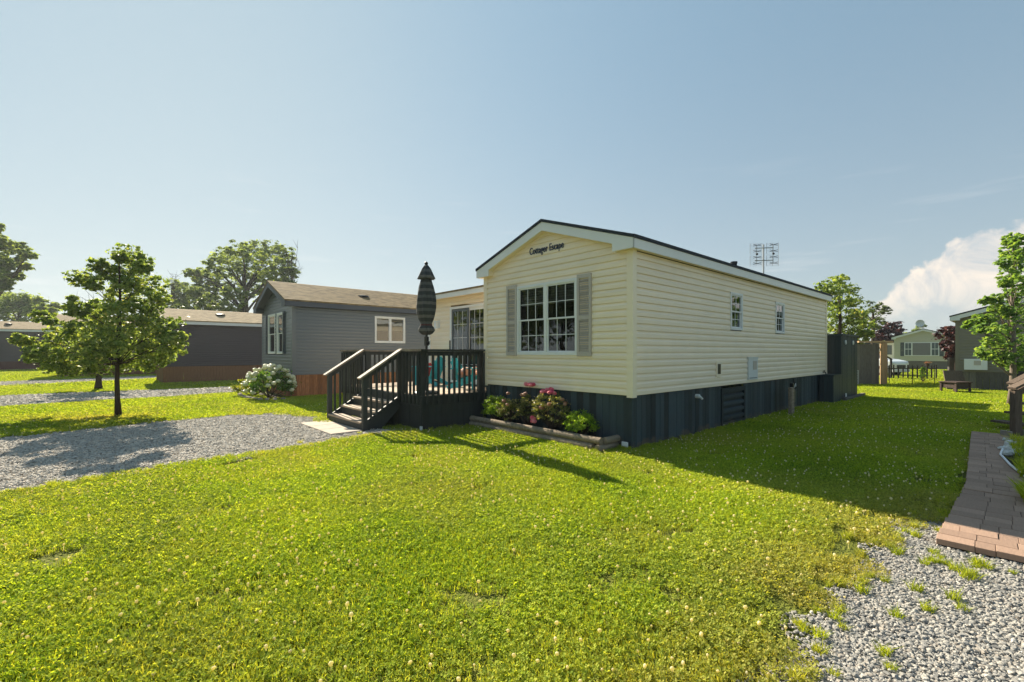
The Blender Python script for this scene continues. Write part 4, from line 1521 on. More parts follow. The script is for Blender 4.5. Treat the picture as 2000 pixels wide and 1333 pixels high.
tw.poly([(x, y, z - .03) for x, y, z in tw.v], [tuple(reversed(f)) for f in tw.f])
put('beach_towel', tw.mesh('beach_towel', 'orange', True), None, W(.10, 4.36, DZ + .37), (0, 0, R(20)), label='crumpled orange and white towel lying on the teal chair by the glass door', cat='towel')


# ------------------------------------------------------------------ foliage
def leaves(name, mat, parent, centers, radii, per, size, rng, up=.35, off=(0, 0, 0), aspect=.55, droop=0.0, **kw):
    c = np.asarray(centers, dtype=np.float64)
    r = np.asarray(radii, dtype=np.float64)
    n = len(c) * per
    cc = np.repeat(c, per, axis=0)
    rr = np.repeat(r, per)
    d = rng.normal(size=(n, 3))
    d /= np.linalg.norm(d, axis=1, keepdims=True)
    rad = np.abs(rng.normal(size=n)) * .62 + .12
    p = cc + d * (rr * rad)[:, None] * np.array([1.15, 1.15, .55])
    nn = rng.normal(size=(n, 3)) * (1 - up)
    nn[:, 2] += up * 2.0
    nn += d * .4
    nn /= np.linalg.norm(nn, axis=1, keepdims=True)
    a = np.cross(nn, rng.normal(size=(n, 3)))
    a /= np.linalg.norm(a, axis=1, keepdims=True) + 1e-9
    a[:, 2] -= droop
    b = np.cross(nn, a)
    s = size * (.6 + .8 * rng.random(n))
    L = a * s[:, None]
    Wd = b * (s * aspect)[:, None]
    fold = nn * (s * .12)[:, None]
    v = np.stack([p - L * .5, p + Wd * .5 + fold, p + L * .55, p - Wd * .5 + fold], axis=1).reshape(-1, 3)
    v -= np.array(off)
    me = bpy.data.meshes.new(name)
    me.vertices.add(n * 4)
    me.vertices.foreach_set('co', v.astype(np.float32).ravel())
    me.loops.add(n * 4)
    me.loops.foreach_set('vertex_index', np.arange(n * 4, dtype=np.int32))
    me.polygons.add(n)
    me.polygons.foreach_set('loop_start', np.arange(0, n * 4, 4, dtype=np.int32))
    me.polygons.foreach_set('loop_total', np.full(n, 4, dtype=np.int32))
    me.materials.append(MAT[mat])
    me.update(calc_edges=True)
    me.validate()
    o = bpy.data.objects.new(name, me)
    COL.objects.link(o)
    o.parent = parent
    return props(o, **kw)


def limb(mb, a, b, r0, r1, rng, n=6, bend=.12, seg=7, sag=0.0):
    a, b = Vector(a), Vector(b)
    L = (b - a).length
    pts, rad = [], []
    o1 = Vector((rng.uniform(-1, 1), rng.uniform(-1, 1), rng.uniform(-.3, 1))) * bend * L
    for i in range(n + 1):
        t = i / n
        p = a.lerp(b, t) + o1 * math.sin(PI * t) + Vector((0, 0, -sag * L * math.sin(PI * t)))
        pts.append(p)
        rad.append(r0 + (r1 - r0) * t)
    mb.tube(pts, rad, seg)
    return pts


def px(x, y, Y):
    """world point seen at pixel (x, y) of the 2000 px photograph, at depth Y; used to trace crown outlines"""
    return Vector(((x - 1000) / 889 * Y, Y, 1.55 - (y - 688) / 889 * Y))


def tree(name, label, base, trunk_top, r0, r1, blobs, leafmat, size, per, sub, seed, bark='bark', group=None, twigs=2, clr=.30, up=.35, limb_r=.35, cat='tree', start=.45, aspect=.55, seg=9, droop=0):
    """blobs: (centre, radius). sub = leaf clumps per blob"""
    rng = random.Random(seed)
    nr = np.random.default_rng(seed)
    t = thing(name, label, cat, base, 0, group)
    base = Vector(base)
    off = tuple(base)
    mb = MB()
    tt = Vector(trunk_top)
    pts, rad = [], []
    n = 9
    o1 = Vector((rng.uniform(-1, 1), rng.uniform(-1, 1), 0)) * (tt - base).length * .02
    for i in range(n + 1):
        s = i / n
        pts.append(base.lerp(tt, s) + o1 * math.sin(PI * 2 * s))
        rad.append(r0 * (1.35 if i == 0 else 1) * (1 - s) + r1 * s)
    mb.tube([p - base for p in pts], rad, seg + 3)
    part('trunk', mb, bark, t, smooth=True)
    br = MB()
    cs, rs = [], []
    for (c, r) in blobs:
        c = Vector(c)
        # branch leaves the trunk below the clump
        hz = math.hypot(c.x - tt.x, c.y - tt.y)
        ht = (c.z - base.z) - hz * .75
        s = max(start, min(.97, ht / max(.1, (tt.z - base.z))))
        a = base.lerp(tt, s)
        rr = (r0 * (1 - s) + r1 * s) * limb_r
        lp = limb(br, a - base, c - base, rr, rr * .25, rng, 6, .09, 6)
        for q in range(sub):
            d = Vector(nr.normal(size=3)).normalized()
            cc = c + Vector((d.x * 1.2, d.y * 1.2, d.z)) * r * 1.15 * rng.random() ** .4
            cs.append(tuple(cc))
            rs.append(r * clr * rng.uniform(.7, 1.25))
            if q < twigs:
                k_ = lp[rng.randrange(2, 6)]
                limb(br, k_, cc - base, rr * .28, rr * .08, rng, 3, .1, 4)
    part('branches', br, bark, t, smooth=True)
    leaves('crown', leafmat, t, cs, rs, per, size, nr, up, off, aspect, droop, kind='stuff')
    return t


rt = random.Random(77)
# linden in front of the driveway
Y1 = 10.85
def BL(lst, Y, dy=1.0, sc=889):
    out = []
    for x, y, r in lst:
        yy = Y + rt.uniform(-dy, dy)
        p = px(x, y, yy)
        out.append((p, r / sc * yy))
    return out
lin = [(250, 500, 19), (270, 512, 16), (235, 505, 10), (252, 530, 22), (277, 522, 12), (192, 520, 13), (212, 531, 15), (160, 545, 18), (180, 552, 13), (225, 552, 22), (255, 560, 20), (292, 560, 22), (305, 582, 16),
       (298, 598, 18), (272, 600, 18), (240, 590, 22), (212, 605, 22), (185, 600, 14), (152, 606, 15), (135, 600, 8), (240, 628, 32), (270, 632, 26), (210, 640, 28), (300, 640, 26), (330, 640, 22), (345, 662, 14), (338, 682, 18),
       (310, 680, 26), (280, 668, 30), (250, 668, 34), (215, 672, 30), (300, 706, 18), (270, 704, 26), (240, 702, 24), (318, 698, 14), (185, 662, 28), (155, 655, 24), (125, 650, 18), (180, 692, 28), (150, 690, 28), (118, 700, 22),
       (92, 690, 18), (72, 688, 14), (105, 718, 14), (135, 718, 18), (170, 716, 20), (205, 706, 22), (43, 664, 12), (57, 668, 8), (82, 618, 12), (98, 628, 9), (110, 668, 18), (60, 700, 8)]
tree('linden_tree', 'young linden tree with seed-tinted leaves on the grass strip before the gravel pad', px(231, 815, Y1).to_tuple()[:2] + (0,), px(232, 505, Y1), .058, .016, BL(lin, Y1, .95), 'leaf_lime', .080, 21, 34, 3, clr=.36, start=.33, limb_r=.33, up=.3)
Y2 = 18.6
l2 = [(192, 610, 16), (170, 630, 18), (215, 632, 18), (192, 650, 22), (160, 665, 18), (225, 668, 20), (195, 685, 22), (150, 690, 12), (235, 695, 14), (140, 585, 7)]
tree('linden_tree', 'smaller linden tree standing beyond the second gravel strip', px(192, 762, Y2).to_tuple()[:2] + (0,), px(192, 610, Y2), .11, .03, BL(l2, Y2, 1.0), 'leaf_lime', .13, 46, 14, 8, clr=.45, start=.35, limb_r=.4)

# honey locusts and other trees behind the homes
Yb = 55
lo = [(440, 500, 18), (470, 490, 20), (500, 488, 20), (530, 492, 20), (555, 500, 16), (420, 520, 18), (450, 522, 24), (485, 518, 24), (515, 520, 24), (545, 520, 20), (565, 530, 14), (395, 540, 16), (425, 548, 22),
      (460, 550, 24), (500, 550, 22), (530, 548, 22), (560, 556, 14), (375, 535, 10), (400, 565, 18), (430, 575, 20), (468, 578, 20), (385, 575, 14), (555, 580, 14), (510, 575, 14), (530, 590, 12), (450, 598, 16), (410, 592, 12)]
def flat(bl, k=1.0):
    return bl
tree('locust_tree', 'broad feathery locust tree rising behind the brown home', (px(480, 688, Yb).x, Yb, 0), px(478, 560, Yb), .42, .25, BL(lo, Yb, 4.5), 'leaf_far', .40, 17, 38, 21, clr=.30, start=.5, limb_r=.55, up=.55, twigs=2)
lo = [(350, 560, 12), (342, 580, 12), (365, 570, 14), (372, 590, 16), (350, 598, 14), (335, 595, 10), (388, 560, 8)]
tree('locust_tree', 'thin dark tree left of the broad locust behind the brown home', (px(360, 688, 60).x, 60, 0), px(360, 560, 60), .3, .1, BL(lo, 60, 2.5), 'leaf_far', .40, 18, 26, 22, clr=.42, limb_r=.5, up=.5)
lo = [(370, 600, 12), (395, 596, 14), (420, 600, 14), (345, 608, 10), (440, 606, 12), (382, 610, 12), (410, 612, 12)]
tree('shrub_tree', 'bright yellow-green bushy tree low behind the brown roof', (px(395, 688, 48).x, 48, 0), px(395, 620, 48), .2, .1, BL(lo, 48, 2), 'leaf_far2', .35, 34, 8, 23, clr=.5, limb_r=.5, up=.4)
lo = [(-25, 465, 22), (5, 478, 14), (35, 485, 12), (52, 498, 10), (22, 505, 16), (-10, 512, 20), (48, 520, 7), (12, 530, 14), (-15, 545, 20), (32, 540, 7), (-55, 490, 30), (-50, 540, 30), (-8, 445, 9), (5, 555, 12)]
tree('locust_tree', 'tall airy tree at the far left behind the first dark home', (px(-40, 688, 46).x, 46, 0), px(-30, 500, 46), .4, .15, BL(lo, 46, 3.5), 'leaf_far', .40, 17, 38, 24, clr=.30, limb_r=.5, up=.5)
lo = [(0, 580, 22), (25, 590, 20), (50, 592, 18), (75, 598, 16), (92, 606, 12), (35, 610, 20), (10, 608, 22), (65, 612, 16), (-20, 600, 24), (105, 600, 8)]
tree('bushy_tree', 'bushy grey-green tree low behind the far left home', (px(40, 688, 58).x, 58, 0), px(40, 600, 58), .35, .12, BL(lo, 58, 3), 'leaf_far', .42, 26, 24, 25, clr=.45, limb_r=.4, up=.45)
# bare tops
def bare(label, x, y0, y1, Y, n, seed, spread=30):
    rng = random.Random(seed)
    t = thing('bare_tree', label, 'tree', (px(x, 688, Y).x, Y, 0))
    mb = MB()
    b = Vector((0, 0, 0)); base = Vector((px(x, 688, Y).x, Y, 0))
    top = px(x, y1 + 20, Y) - base
    mb.tube([b, b.lerp(top, .5), top], [.2, .12, .06], 6)
    part('trunk', mb, 'bark', t)
    br = MB()
    for i in range(n):
        s = rng.uniform(.55, 1)
        a = b.lerp(top, s)
        e = px(x + rng.uniform(-spread, spread), rng.uniform(y1, y0), Y + rng.uniform(-2, 2)) - base
        pts = limb(br, a, e, .05, .012, rng, 5, .08, 4)
        for _ in range(5):
            p = pts[rng.randrange(2, 6)]
            limb(br, p, p + Vector((rng.uniform(-1, 1), rng.uniform(-1, 1), rng.uniform(.1, 1.3))) * .9, .022, .008, rng, 3, .1, 3)
    part('branches', br, 'bark', t)
bare('leafless tree top to the right of the broad locust tree', 570, 560, 482, 52, 16, 4, 18)
bare('leafless twiggy tree between the two lindens and the far left trees', 165, 620, 580, 50, 12, 6, 20)
bare('small leafless tree top left of the broad locust tree', 338, 560, 535, 58, 8, 8, 10)

# trees to the right, behind the shed
lo = [(1640, 548, 14), (1622, 562, 18), (1650, 572, 18), (1605, 572, 14), (1630, 590, 22), (1660, 595, 18), (1610, 600, 20), (1645, 620, 24), (1675, 620, 14), (1615, 630, 24), (1665, 640, 20), (1690, 636, 12), (1640, 650, 22), (1672, 662, 16), (1690, 655, 10), (1680, 675, 10), (1650, 672, 14)]
tree('linden_tree', 'leafy linden tree rising behind the dark shed', (px(1640, 688, 23).x, 23, 0), px(1640, 580, 23), .12, .04, BL(lo, 23, 1.2), 'leaf_lime', .14, 18, 32, 31, clr=.34, limb_r=.4, up=.35)
lo = [(1700, 600, 12), (1720, 602, 10), (1690, 612, 12), (1712, 618, 12), (1730, 608, 7), (1700, 634, 12), (1718, 632, 8)]
tree('locust_tree', 'thin feathery tree behind the grey privacy screen', (px(1705, 688, 40).x, 40, 0), px(1705, 610, 40), .2, .08, BL(lo, 40, 1.5), 'leaf_far2', .22, 26, 9, 32, clr=.5, limb_r=.5, up=.6)
lo = [(1735, 640, 12), (1722, 648, 12), (1745, 650, 10), (1732, 660, 12), (1718, 662, 8), (1752, 660, 8)]
tree('plum_tree', 'dark purple-leaved tree left of the far sage home', (px(1735, 688, 46).x, 46, 0), px(1735, 640, 46), .2, .08, BL(lo, 46, 1), 'leaf_red', .28, 50, 12, 33, clr=.5)
lo = [(1850, 650, 12), (1862, 642, 10), (1860, 662, 16), (1850, 675, 9), (1862, 685, 9), (1856, 695, 7), (1872, 655, 10), (1875, 680, 10), (1866, 700, 6)]
tree('plum_tree', 'purple-leaved tree peeking out left of the taupe home', (px(1868, 688, 24).x, 24, 0), px(1866, 650, 24), .12, .05, BL(lo, 24, .8), 'leaf_red', .17, 50, 12, 34, clr=.45)
lo = [(1778, 655, 6), (1786, 648, 6), (1770, 660, 5), (1795, 640, 6), (1802, 636, 5), (1900, 612, 6), (1893, 616, 5)]
tree('plum_tree', 'small distant tree showing above the sage home roof', (px(1786, 688, 70).x, 70, 0), px(1786, 655, 70), .2, .08, BL(lo[:5], 70, 1), 'leaf_far', .3, 24, 6, 35, clr=.5)
# maple at the right edge
Ym = 13
lo = [(1978, 466, 12), (1990, 470, 8), (1972, 478, 8), (1984, 488, 12), (1970, 496, 10), (1992, 500, 10), (1975, 510, 10), (1962, 516, 9), (1988, 520, 14), (2005, 516, 16), (1972, 540, 12), (1990, 545, 16), (2010, 545, 18), (1965, 553, 8),
      (1985, 566, 14), (2005, 575, 20), (1968, 580, 10), (1945, 585, 9), (1930, 588, 8), (1955, 602, 10), (1990, 598, 18), (1970, 612, 12), (2012, 605, 20), (1940, 604, 6), (1905, 628, 11), (1890, 634, 7), (1922, 624, 10), (1940, 622, 10),
      (1912, 645, 9), (1932, 640, 10), (1950, 645, 14), (1990, 632, 18), (1965, 660, 16), (1940, 668, 12), (1925, 680, 10), (1915, 690, 7), (1950, 685, 14), (1975, 680, 16), (1998, 670, 18), (1930, 696, 8), (1965, 700, 10), (1990, 700, 14), (2010, 690, 18), (1975, 718, 10), (1998, 715, 10), (1955, 710, 7)]
mt = tree('maple_tree', 'young maple tree with big bright leaves at the right edge by the stair rail', (px(1976, 688, Ym).x, Ym, 0), px(1980, 475, Ym), .085, .02, BL(lo, Ym, .7), 'leaf_maple', .10, 8, 22, 41, bark='palebark', clr=.36, start=.35, limb_r=.3, up=.45, aspect=.85)
mb = MB(); limb(mb, (0, 0, .85), tuple(px(1935, 700, Ym) - Vector((px(1976, 688, Ym).x, Ym, 0))), .03, .015, random.Random(2), 6, .03, 8)
part('low_branch', mb, 'palebark', mt, smooth=True)


# ------------------------------------------------------------------ shrubs
def shrub(name, label, cat, p, rx, ry, h, leafmat, size, n, per, seed, stem='bark', group=None, up=.3, lump=.22, z0=0.02):
    rng = random.Random(seed); nr = np.random.default_rng(seed)
    t = thing(name, label, cat, p, ROT, group)
    cs, rs = [], []
    sm = MB()
    for i in range(n):
        a = rng.uniform(0, 2 * PI); b = math.acos(rng.uniform(-.25, 1))
        q = rng.uniform(.72, 1.0) * (1 + .16 * math.sin(3 * a + seed))
        c = (rx * q * math.sin(b) * math.cos(a), ry * q * math.sin(b) * math.sin(a), max(.06, h * .42 + h * .58 * q * math.cos(b)))
        cs.append(c); rs.append(min(rx, ry, h) * lump * rng.uniform(.7, 1.3))
        if i % 3 == 0:
            limb(sm, (rng.uniform(-.04, .04), rng.uniform(-.04, .04), 0), c, .009, .004, rng, 4, .08, 5)
    part('stems', sm, stem, t)
    leaves('foliage', leafmat, t, cs, rs, per, size, nr, up, kind='stuff')
    return t


def flowerheads(t, pts, r, mat, seed, size=.022, per=26, name='flower_head'):
    nr = np.random.default_rng(seed)
    for i, p in enumerate(pts):
        mb = MB()
        rg_ = random.Random(seed * 31 + i)
        for q in range(1 if name == 'bloom' else 3):
            o = (0, 0, 0) if name == 'bloom' else (rg_.uniform(-.5, .5) * r, rg_.uniform(-.5, .5) * r, rg_.uniform(-.3, .3) * r)
            mb.blob((p[0] + o[0], p[1] + o[1], p[2] + o[2]), (r * .8, r * .8, r * .62), seed * 31 + i * 3 + q, (11, 8), .16)
        part(name, mb, mat, t)


# planting bed of the cream house
bed = uthing('flower_bed', 'long flower bed edged with two stacked round timbers under the big window', 'flower bed', -.2, 2.0, 0)
part('soil', MB().box(-.36, -.04, .36, 3.52, 0, .13), 'soil', bed)
def timber(a, b, r, nm='timber'):
    n = 26
    pts = [Vector(a).lerp(Vector(b), i / n) for i in range(n + 1)]
    rad = [r * (1 + .05 * noise.noise((i * .45, a[0] * 9, a[2] * 20))) for i in range(n + 1)]
    part(nm, MB().tube(pts, rad, 14), 'timber', bed)
timber((-.44, .42, .055), (-.44, 3.62, .055), .056)
timber((-.42, .28, .163), (-.42, 3.62, .163), .056)
timber((-.50, .30, .055), (.0, .30, .055), .056)
timber((-.36, .27, .163), (.0, .27, .163), .054)
timber((-.40, 3.60, .055), (-.05, 3.60, .055), .055)
shrub('boxwood_shrub', 'round bright green boxwood at the near right end of the flower bed', 'shrub', W(-.17, .86, .13), .30, .27, .40, 'leaf_box', .030, 130, 34, 1)
shrub('boxwood_shrub', 'tall bright green boxwood at the deck end of the flower bed', 'shrub', W(-.12, 3.12, .13), .26, .32, .52, 'leaf_box', .030, 130, 34, 2)
r1 = shrub('rose_bush', 'low rose bush with faded blooms beside the tall boxwood', 'rose bush', W(-.22, 2.66, .13), .23, .30, .48, 'leaf_rose', .034, 80, 26, 3)
flowerheads(r1, [(-.05, .1, .45), (.05, .22, .42), (-.12, -.08, .40), (0, .02, .60)], .04, 'petal_rust', 4)
r2 = shrub('rose_bush', 'tall narrow rose bush with a pink bloom on a long stem above the bed', 'rose bush', W(-.12, 2.2, .13), .20, .22, .64, 'leaf_rose', .034, 80, 26, 5)
flowerheads(r2, [(0, -.02, .80), (.02, .08, .79), (-.02, -.10, .80)], .055, 'petal_pink', 6, .03, 40)
flowerheads(r2, [(-.02, .16, .60), (-.05, .05, .62)], .045, 'petal_rust', 7)
mb = MB(); limb(mb, (0, 0, .4), (0, -.02, .8), .006, .004, rt, 4, .05, 5); part('stem', mb, 'bark', r2)
r3 = shrub('rose_bush', 'widest rose bush with bright pink blooms in the middle of the bed', 'rose bush', W(-.16, 1.55, .13), .27, .42, .68, 'leaf_rose', .034, 130, 28, 8)
flowerheads(r3, [(0, .16, .72), (.02, .05, .74), (-.03, .02, .70), (0, .26, .69), (-.02, -.03, .68)], .052, 'petal_pink', 9, .032, 40)
flowerheads(r3, [(-.2, .30, .22), (-.22, .27, .18)], .055, 'petal_pink', 10, .03, 34)
flowerheads(r3, [(-.05, -.28, .60), (-.02, -.33, .52), (-.18, .1, .42), (-.2, -.1, .5)], .042, 'petal_rust', 11)
shrub('rose_bush', 'shaded low bush between the deck and the flower bed', 'rose bush', W(-.35, 3.95 - .1, .0), .18, .16, .32, 'leaf_rose', .034, 40, 20, 12)

# hydrangea bed of the grey home
HY = Vector((-7.95, 14.95, 0))
hy = shrub('hydrangea_bush', 'big hydrangea covered in round white blooms at the grey home corner', 'hydrangea', HY, .62, .55, .95, 'leaf_hyd', .085, 120, 20, 15, lump=.25)
nr = random.Random(9)
pts = []
for i in range(84):
    a = nr.uniform(-PI, PI); b = math.acos(nr.uniform(.05, 1)) if i < 74 else math.acos(nr.uniform(-.3, .1))
    pts.append((.74 * math.sin(b) * math.cos(a), .68 * math.sin(b) * math.sin(a), .46 + .66 * math.cos(b)))
flowerheads(hy, pts, .095, 'petal_white', 12, .05, 60, 'bloom')
shrub('golden_shrub', 'low yellow-green leafy shrub left of the white hydrangea', 'shrub', Vector((-9.05, 15.9, 0)), .55, .42, .62, 'leaf_gold', .075, 70, 22, 17, lump=.28)
eb = thing('edging_stones', 'curved row of small round edging stones round the hydrangea bed', 'edging', (-8.6, 14.9, 0))
path_pts = [(-9.75, 16.3), (-9.4, 15.75), (-8.95, 15.2), (-8.45, 14.7), (-7.95, 14.35), (-7.45, 14.3), (-7.05, 14.55)]
k_ = 0
for i in range(len(path_pts) - 1):
    a, b = Vector((*path_pts[i], 0)), Vector((*path_pts[i + 1], 0))
    m = max(2, int((b - a).length / .17))
    for j in range(m):
        p = a.lerp(b, j / m)
        k_ += 1
        part('stone', MB().blob((p.x + 8.6, p.y - 14.9, .05), (.085, .075, .06), k_, (8, 5), .08), 'stone_edge', eb, smooth=True)
sheet('bed_soil', path_pts + [(-7.3, 15.4), (-9.6, 17.2)], .006, 'soil')

# ------------------------------------------------------------------ neighbouring homes
def home(name, label, o, rot, L, Wd, zs, ze, sl, wall, skirt, roofm, trim, soff, plank=.14, splank=True, ov=.12, og=.15, fd=.15, wins=(), group=None, box=.3, steps=1, sopen=(), fopen=(), single=False):
    t = thing(name, label, 'mobile home', (o[0], o[1], 0), rot, group)
    F = Wall((0, Wd), (0, -1), (-1, 0)); S = Wall((0, 0), (1, 0), (0, -1)); B = Wall((L, 0), (0, 1), (1, 0)); Lf = Wall((L, Wd), (-1, 0), (0, 1))
    siding(t, F, Wd, zs, ze, wall, fopen, gable=(Wd / 2, ze + ov * sl + .015, sl), single=single)
    siding(t, S, L, zs, ze, wall, sopen, single=single)
    siding(t, B, Wd, zs, ze, wall, gable=(Wd / 2, ze + ov * sl + .015, sl), single=False)
    siding(t, Lf, L, zs, ze, wall, single=False)
    for x, y, dx, dy in ((0, 0, 1, 1), (L, 0, -1, 1), (0, Wd, 1, -1), (L, Wd, -1, -1)):
        corner_post(t, x, y, dx, dy, zs - .02, ze + .01, wall)
    planks(t, F, 0, Wd, 0, zs, plank, skirt, rk, single=splank, n0=-.02)
    planks(t, S, 0, L, 0, zs, plank, skirt, rk, single=splank, n0=-.02)
    planks(t, B, 0, Wd, 0, zs, plank, skirt, rk, single=False, n0=-.02)
    planks(t, Lf, 0, L, 0, zs, plank, skirt, rk, single=False, n0=-.02)
    roof(t, L, Wd, ze, sl, ov, og, roofm, trim=trim, soff=soff, fd=fd, box=box, steps=steps)
    return t, F, S


GW = 3.87
gwF = [(GW - 2.98, GW - 2.02, 1.48, 2.98), (GW - 1.78, GW - 1.03, 1.48, 2.98)]
gwS = [(2.95, 4.24, 1.90, 2.93)]
g, F, S = home('mobile_home', 'slate grey mobile home with cedar skirting behind the white hydrangea', CG, ROT, 10.9, GW, .76, 3.10, .40, 'slate', 'cedar', 'shingle', 'slatetrim', 'slatetrim', fopen=gwF, sopen=gwS, ov=.2, og=.3, fd=.17, box=.42)
window(g, F, *gwF[0], cols=1, grid=None, frame='white', fw=.06)
window(g, F, *gwF[1], cols=1, grid=None, frame='white', fw=.06)
shutter(g, F, gwF[0][0] - .26, gwF[0][0] - .01, 1.46, 3.0, 'slatetrim')
shutter(g, F, gwF[1][1] + .01, gwF[1][1] + .27, 1.46, 3.0, 'slatetrim')
window(g, S, *gwS[0], cols=2, grid=None, frame='white', fw=.055, sash=False, blind=.52, curtain=True)
def roofvent(t, x, y, z):
    mb = MB().lathe([(.16, z), (.16, z + .10), (.24, z + .11), (.22, z + .17), (.08, z + .20)], 14, (x, y))
    part('roof_vent', mb, 'black', t, smooth=False)
roofvent(g, 2.9, .95, 3.62)
b2, F, S = home('mobile_home', 'dark brown mobile home with low cedar skirting left of the grey home', CB, ROT, 12, 3.55, .83, 2.93, .35, 'brown', 'cedar_dull', 'shingle2', 'white', 'white_dull', splank=False, ov=.2, og=.3)
roofvent(b2, 2.55, 1.0, 3.42)
b3, F, S = home('mobile_home', 'dark mobile home half hidden behind the linden tree crown', CC, ROT, 12, 3.55, .83, 3.1, .35, 'brown', 'cedar_dull', 'shingle2', 'white', 'white_dull', splank=False, ov=.2, og=.3)
RD = M('red_brown_planks', (0.11, 0.035, 0.028), 0.7, 0.4, 6, (8, 8, 0.8), 0.4, 50, 0.15, 0.2)
MAT['redskirt'] = RD
cx = Vector((-41, 40, 0)) - U * 11.5
b4, F, S = home('mobile_home', 'dark mobile home at the far left edge with reddish skirting and white fascia', (cx.x, cx.y), ROT, 12, 3.9, .75, 3.3, .33, 'brown', 'redskirt', 'shingle2', 'white', 'white_dull', splank=False, ov=.2, og=.3, fd=.17)
roofvent(b4, 9.2, 1.0, 3.85)
# taupe home at the right, its gable wall facing the camera
th_, F, S = home('mobile_home', 'taupe mobile home behind the maple with a white meter cabinet on its wall', (18.45 + .669 * 3.8, 18.9 - .743 * 3.8), ROT, 10, 3.8, .74, 2.85, .30, 'taupe', 'greywood', 'roofdark', 'white', 'taupe', plank=.19, splank=True, ov=.18, og=.2, box=.3, steps=0, single=False)
mc = MB(); F.box(mc, .24, .90, .02, .16, .83, 1.27)
c = part('meter_cabinet', mc, 'white', th_)
mc = MB(); F.box(mc, .52, .72, .16, .17, 1.02, 1.20); part('cabinet_vent', mc, 'shutter', c)
# far sage home, gable to the camera
ts, F, S = home('mobile_home', 'sage coloured home in the far right distance with a wide picture window', (35.3 + .669 * 3.95, 42 - .743 * 3.95), ROT, 10, 3.95, .75, 2.72, .33, 'sage', 'greywood', 'roofdark', 'white', 'white_dull', plank=.2, splank=False, ov=.2, og=.2, box=.3, steps=0, fd=.16)
w_ = F
ww = part('window', (lambda m: [w_.box(m, .70, 3.02, .02, .06, 1.20, 2.42), m][1])(MB()), 'white', ts)
for a, b in ((.76, 1.18), (2.54, 2.96)):
    for z0, z1 in ((1.26, 1.79), (1.84, 2.36)):
        m = MB(); w_.box(m, a, b, .06, .066, z0, z1); part('pane', m, 'screen', ww)
    m = MB(); w_.box(m, (a + b) / 2 - .012, (a + b) / 2 + .012, .066, .072, 1.26, 2.36); part('grille', m, 'white', ww)
m = MB(); w_.box(m, 1.26, 2.46, .06, .066, 1.26, 2.36); part('pane', m, M('drawn_shade', (.20, .19, .20), .7), ww)
shutter(ts, F, .42, .68, 1.18, 2.42, 'screen'); shutter(ts, F, 3.04, 3.31, 1.18, 2.42, 'screen')
m = MB().box(1.2, 5.5, 3.97, 6.3, .3, 2.45); part('side_wing', m, 'white_dull', ts)
m = MB().prism([(3.85, 2.45), (6.6, 2.30), (6.6, 2.40), (3.85, 2.72)], 'x', 1.0, 5.7); part('roof', m, 'roofdark', ts)
m = MB().box(1.18, 1.199, 4.3, 4.7, 1.3, 2.2); part('window', m, 'screen', ts)
ds = thing('satellite_dish', 'grey satellite dish on the roof of the distant sage home', 'satellite dish', (37.0, 41.3, 3.35), R(-30))
m = MB()
seg = 20
vs = [(0, 0, 0)]
for i in range(1, 5):
    for k in range(seg):
        t = 2 * PI * k / seg; r = .32 * i / 4
        vs.append((r * math.cos(t), .12 * (i / 4) ** 2 * -1, .8 + r * math.sin(t)))
vs[0] = (0, 0, .8)
fs_ = [(0, 1 + k, 1 + (k + 1) % seg) for k in range(seg)]
for i in range(3):
    for k in range(seg):
        j = (k + 1) % seg
        fs_.append((1 + i * seg + k, 1 + (i + 1) * seg + k, 1 + (i + 1) * seg + j, 1 + i * seg + j))
vs2 = [(x, y + .02, z) for x, y, z in vs]
m.poly(vs, fs_).poly(vs2, [tuple(reversed(f)) for f in fs_])
part('dish', m, 'white_dull', ds)
part('mast', MB().tube([(0, .05, 0), (0, .05, .8)], .025, 8).tube([(0, 0, .5), (0, -.35, .65)], .012, 6), 'steel', ds)

# ------------------------------------------------------------------ side yard: utility post, antenna, shed
up_ = uthing('utility_post', 'short weathered wooden post with a black cable box behind it beside the dark skirting', 'utility post', 6.4, -.32)
part('post', MB().bbox(6.31, 6.49, -.37, -.28, 0, .68, .01), 'timber', up_)
cb = MB(); cb.bbox(6.50, 6.66, -.35, -.22, .30, .62, .01); cb.bbox(6.52, 6.62, -.33, -.25, .60, .78, .01)
cbp = part('cable_box', cb, 'black', up_)
cb = MB()
for i in range(7):
    rr = random.Random(i)
    a = (6.58 + rr.uniform(-.05, .05), -.30, .6)
    pts = [a, (6.62 + rr.uniform(0, .18), -.30 + rr.uniform(-.05, .05), .78 + rr.uniform(-.1, .1)), (6.75 + rr.uniform(-.08, .1), -.28, .55 + rr.uniform(-.15, .1)), (6.66, -.28, .30 + rr.uniform(-.1, .1)), (6.62 + rr.uniform(-.03, .05), -.28, .02)]
    cb.tube(pts, .008, 5)
part('cables', cb, 'black', up_)
cb = MB(); cb.tube([(6.68, -.31, .66), (6.72, -.32, .74), (6.78, -.31, .76), (6.83, -.3, .68)], .009, 6); part('cable', cb, 'white_dull', up_)

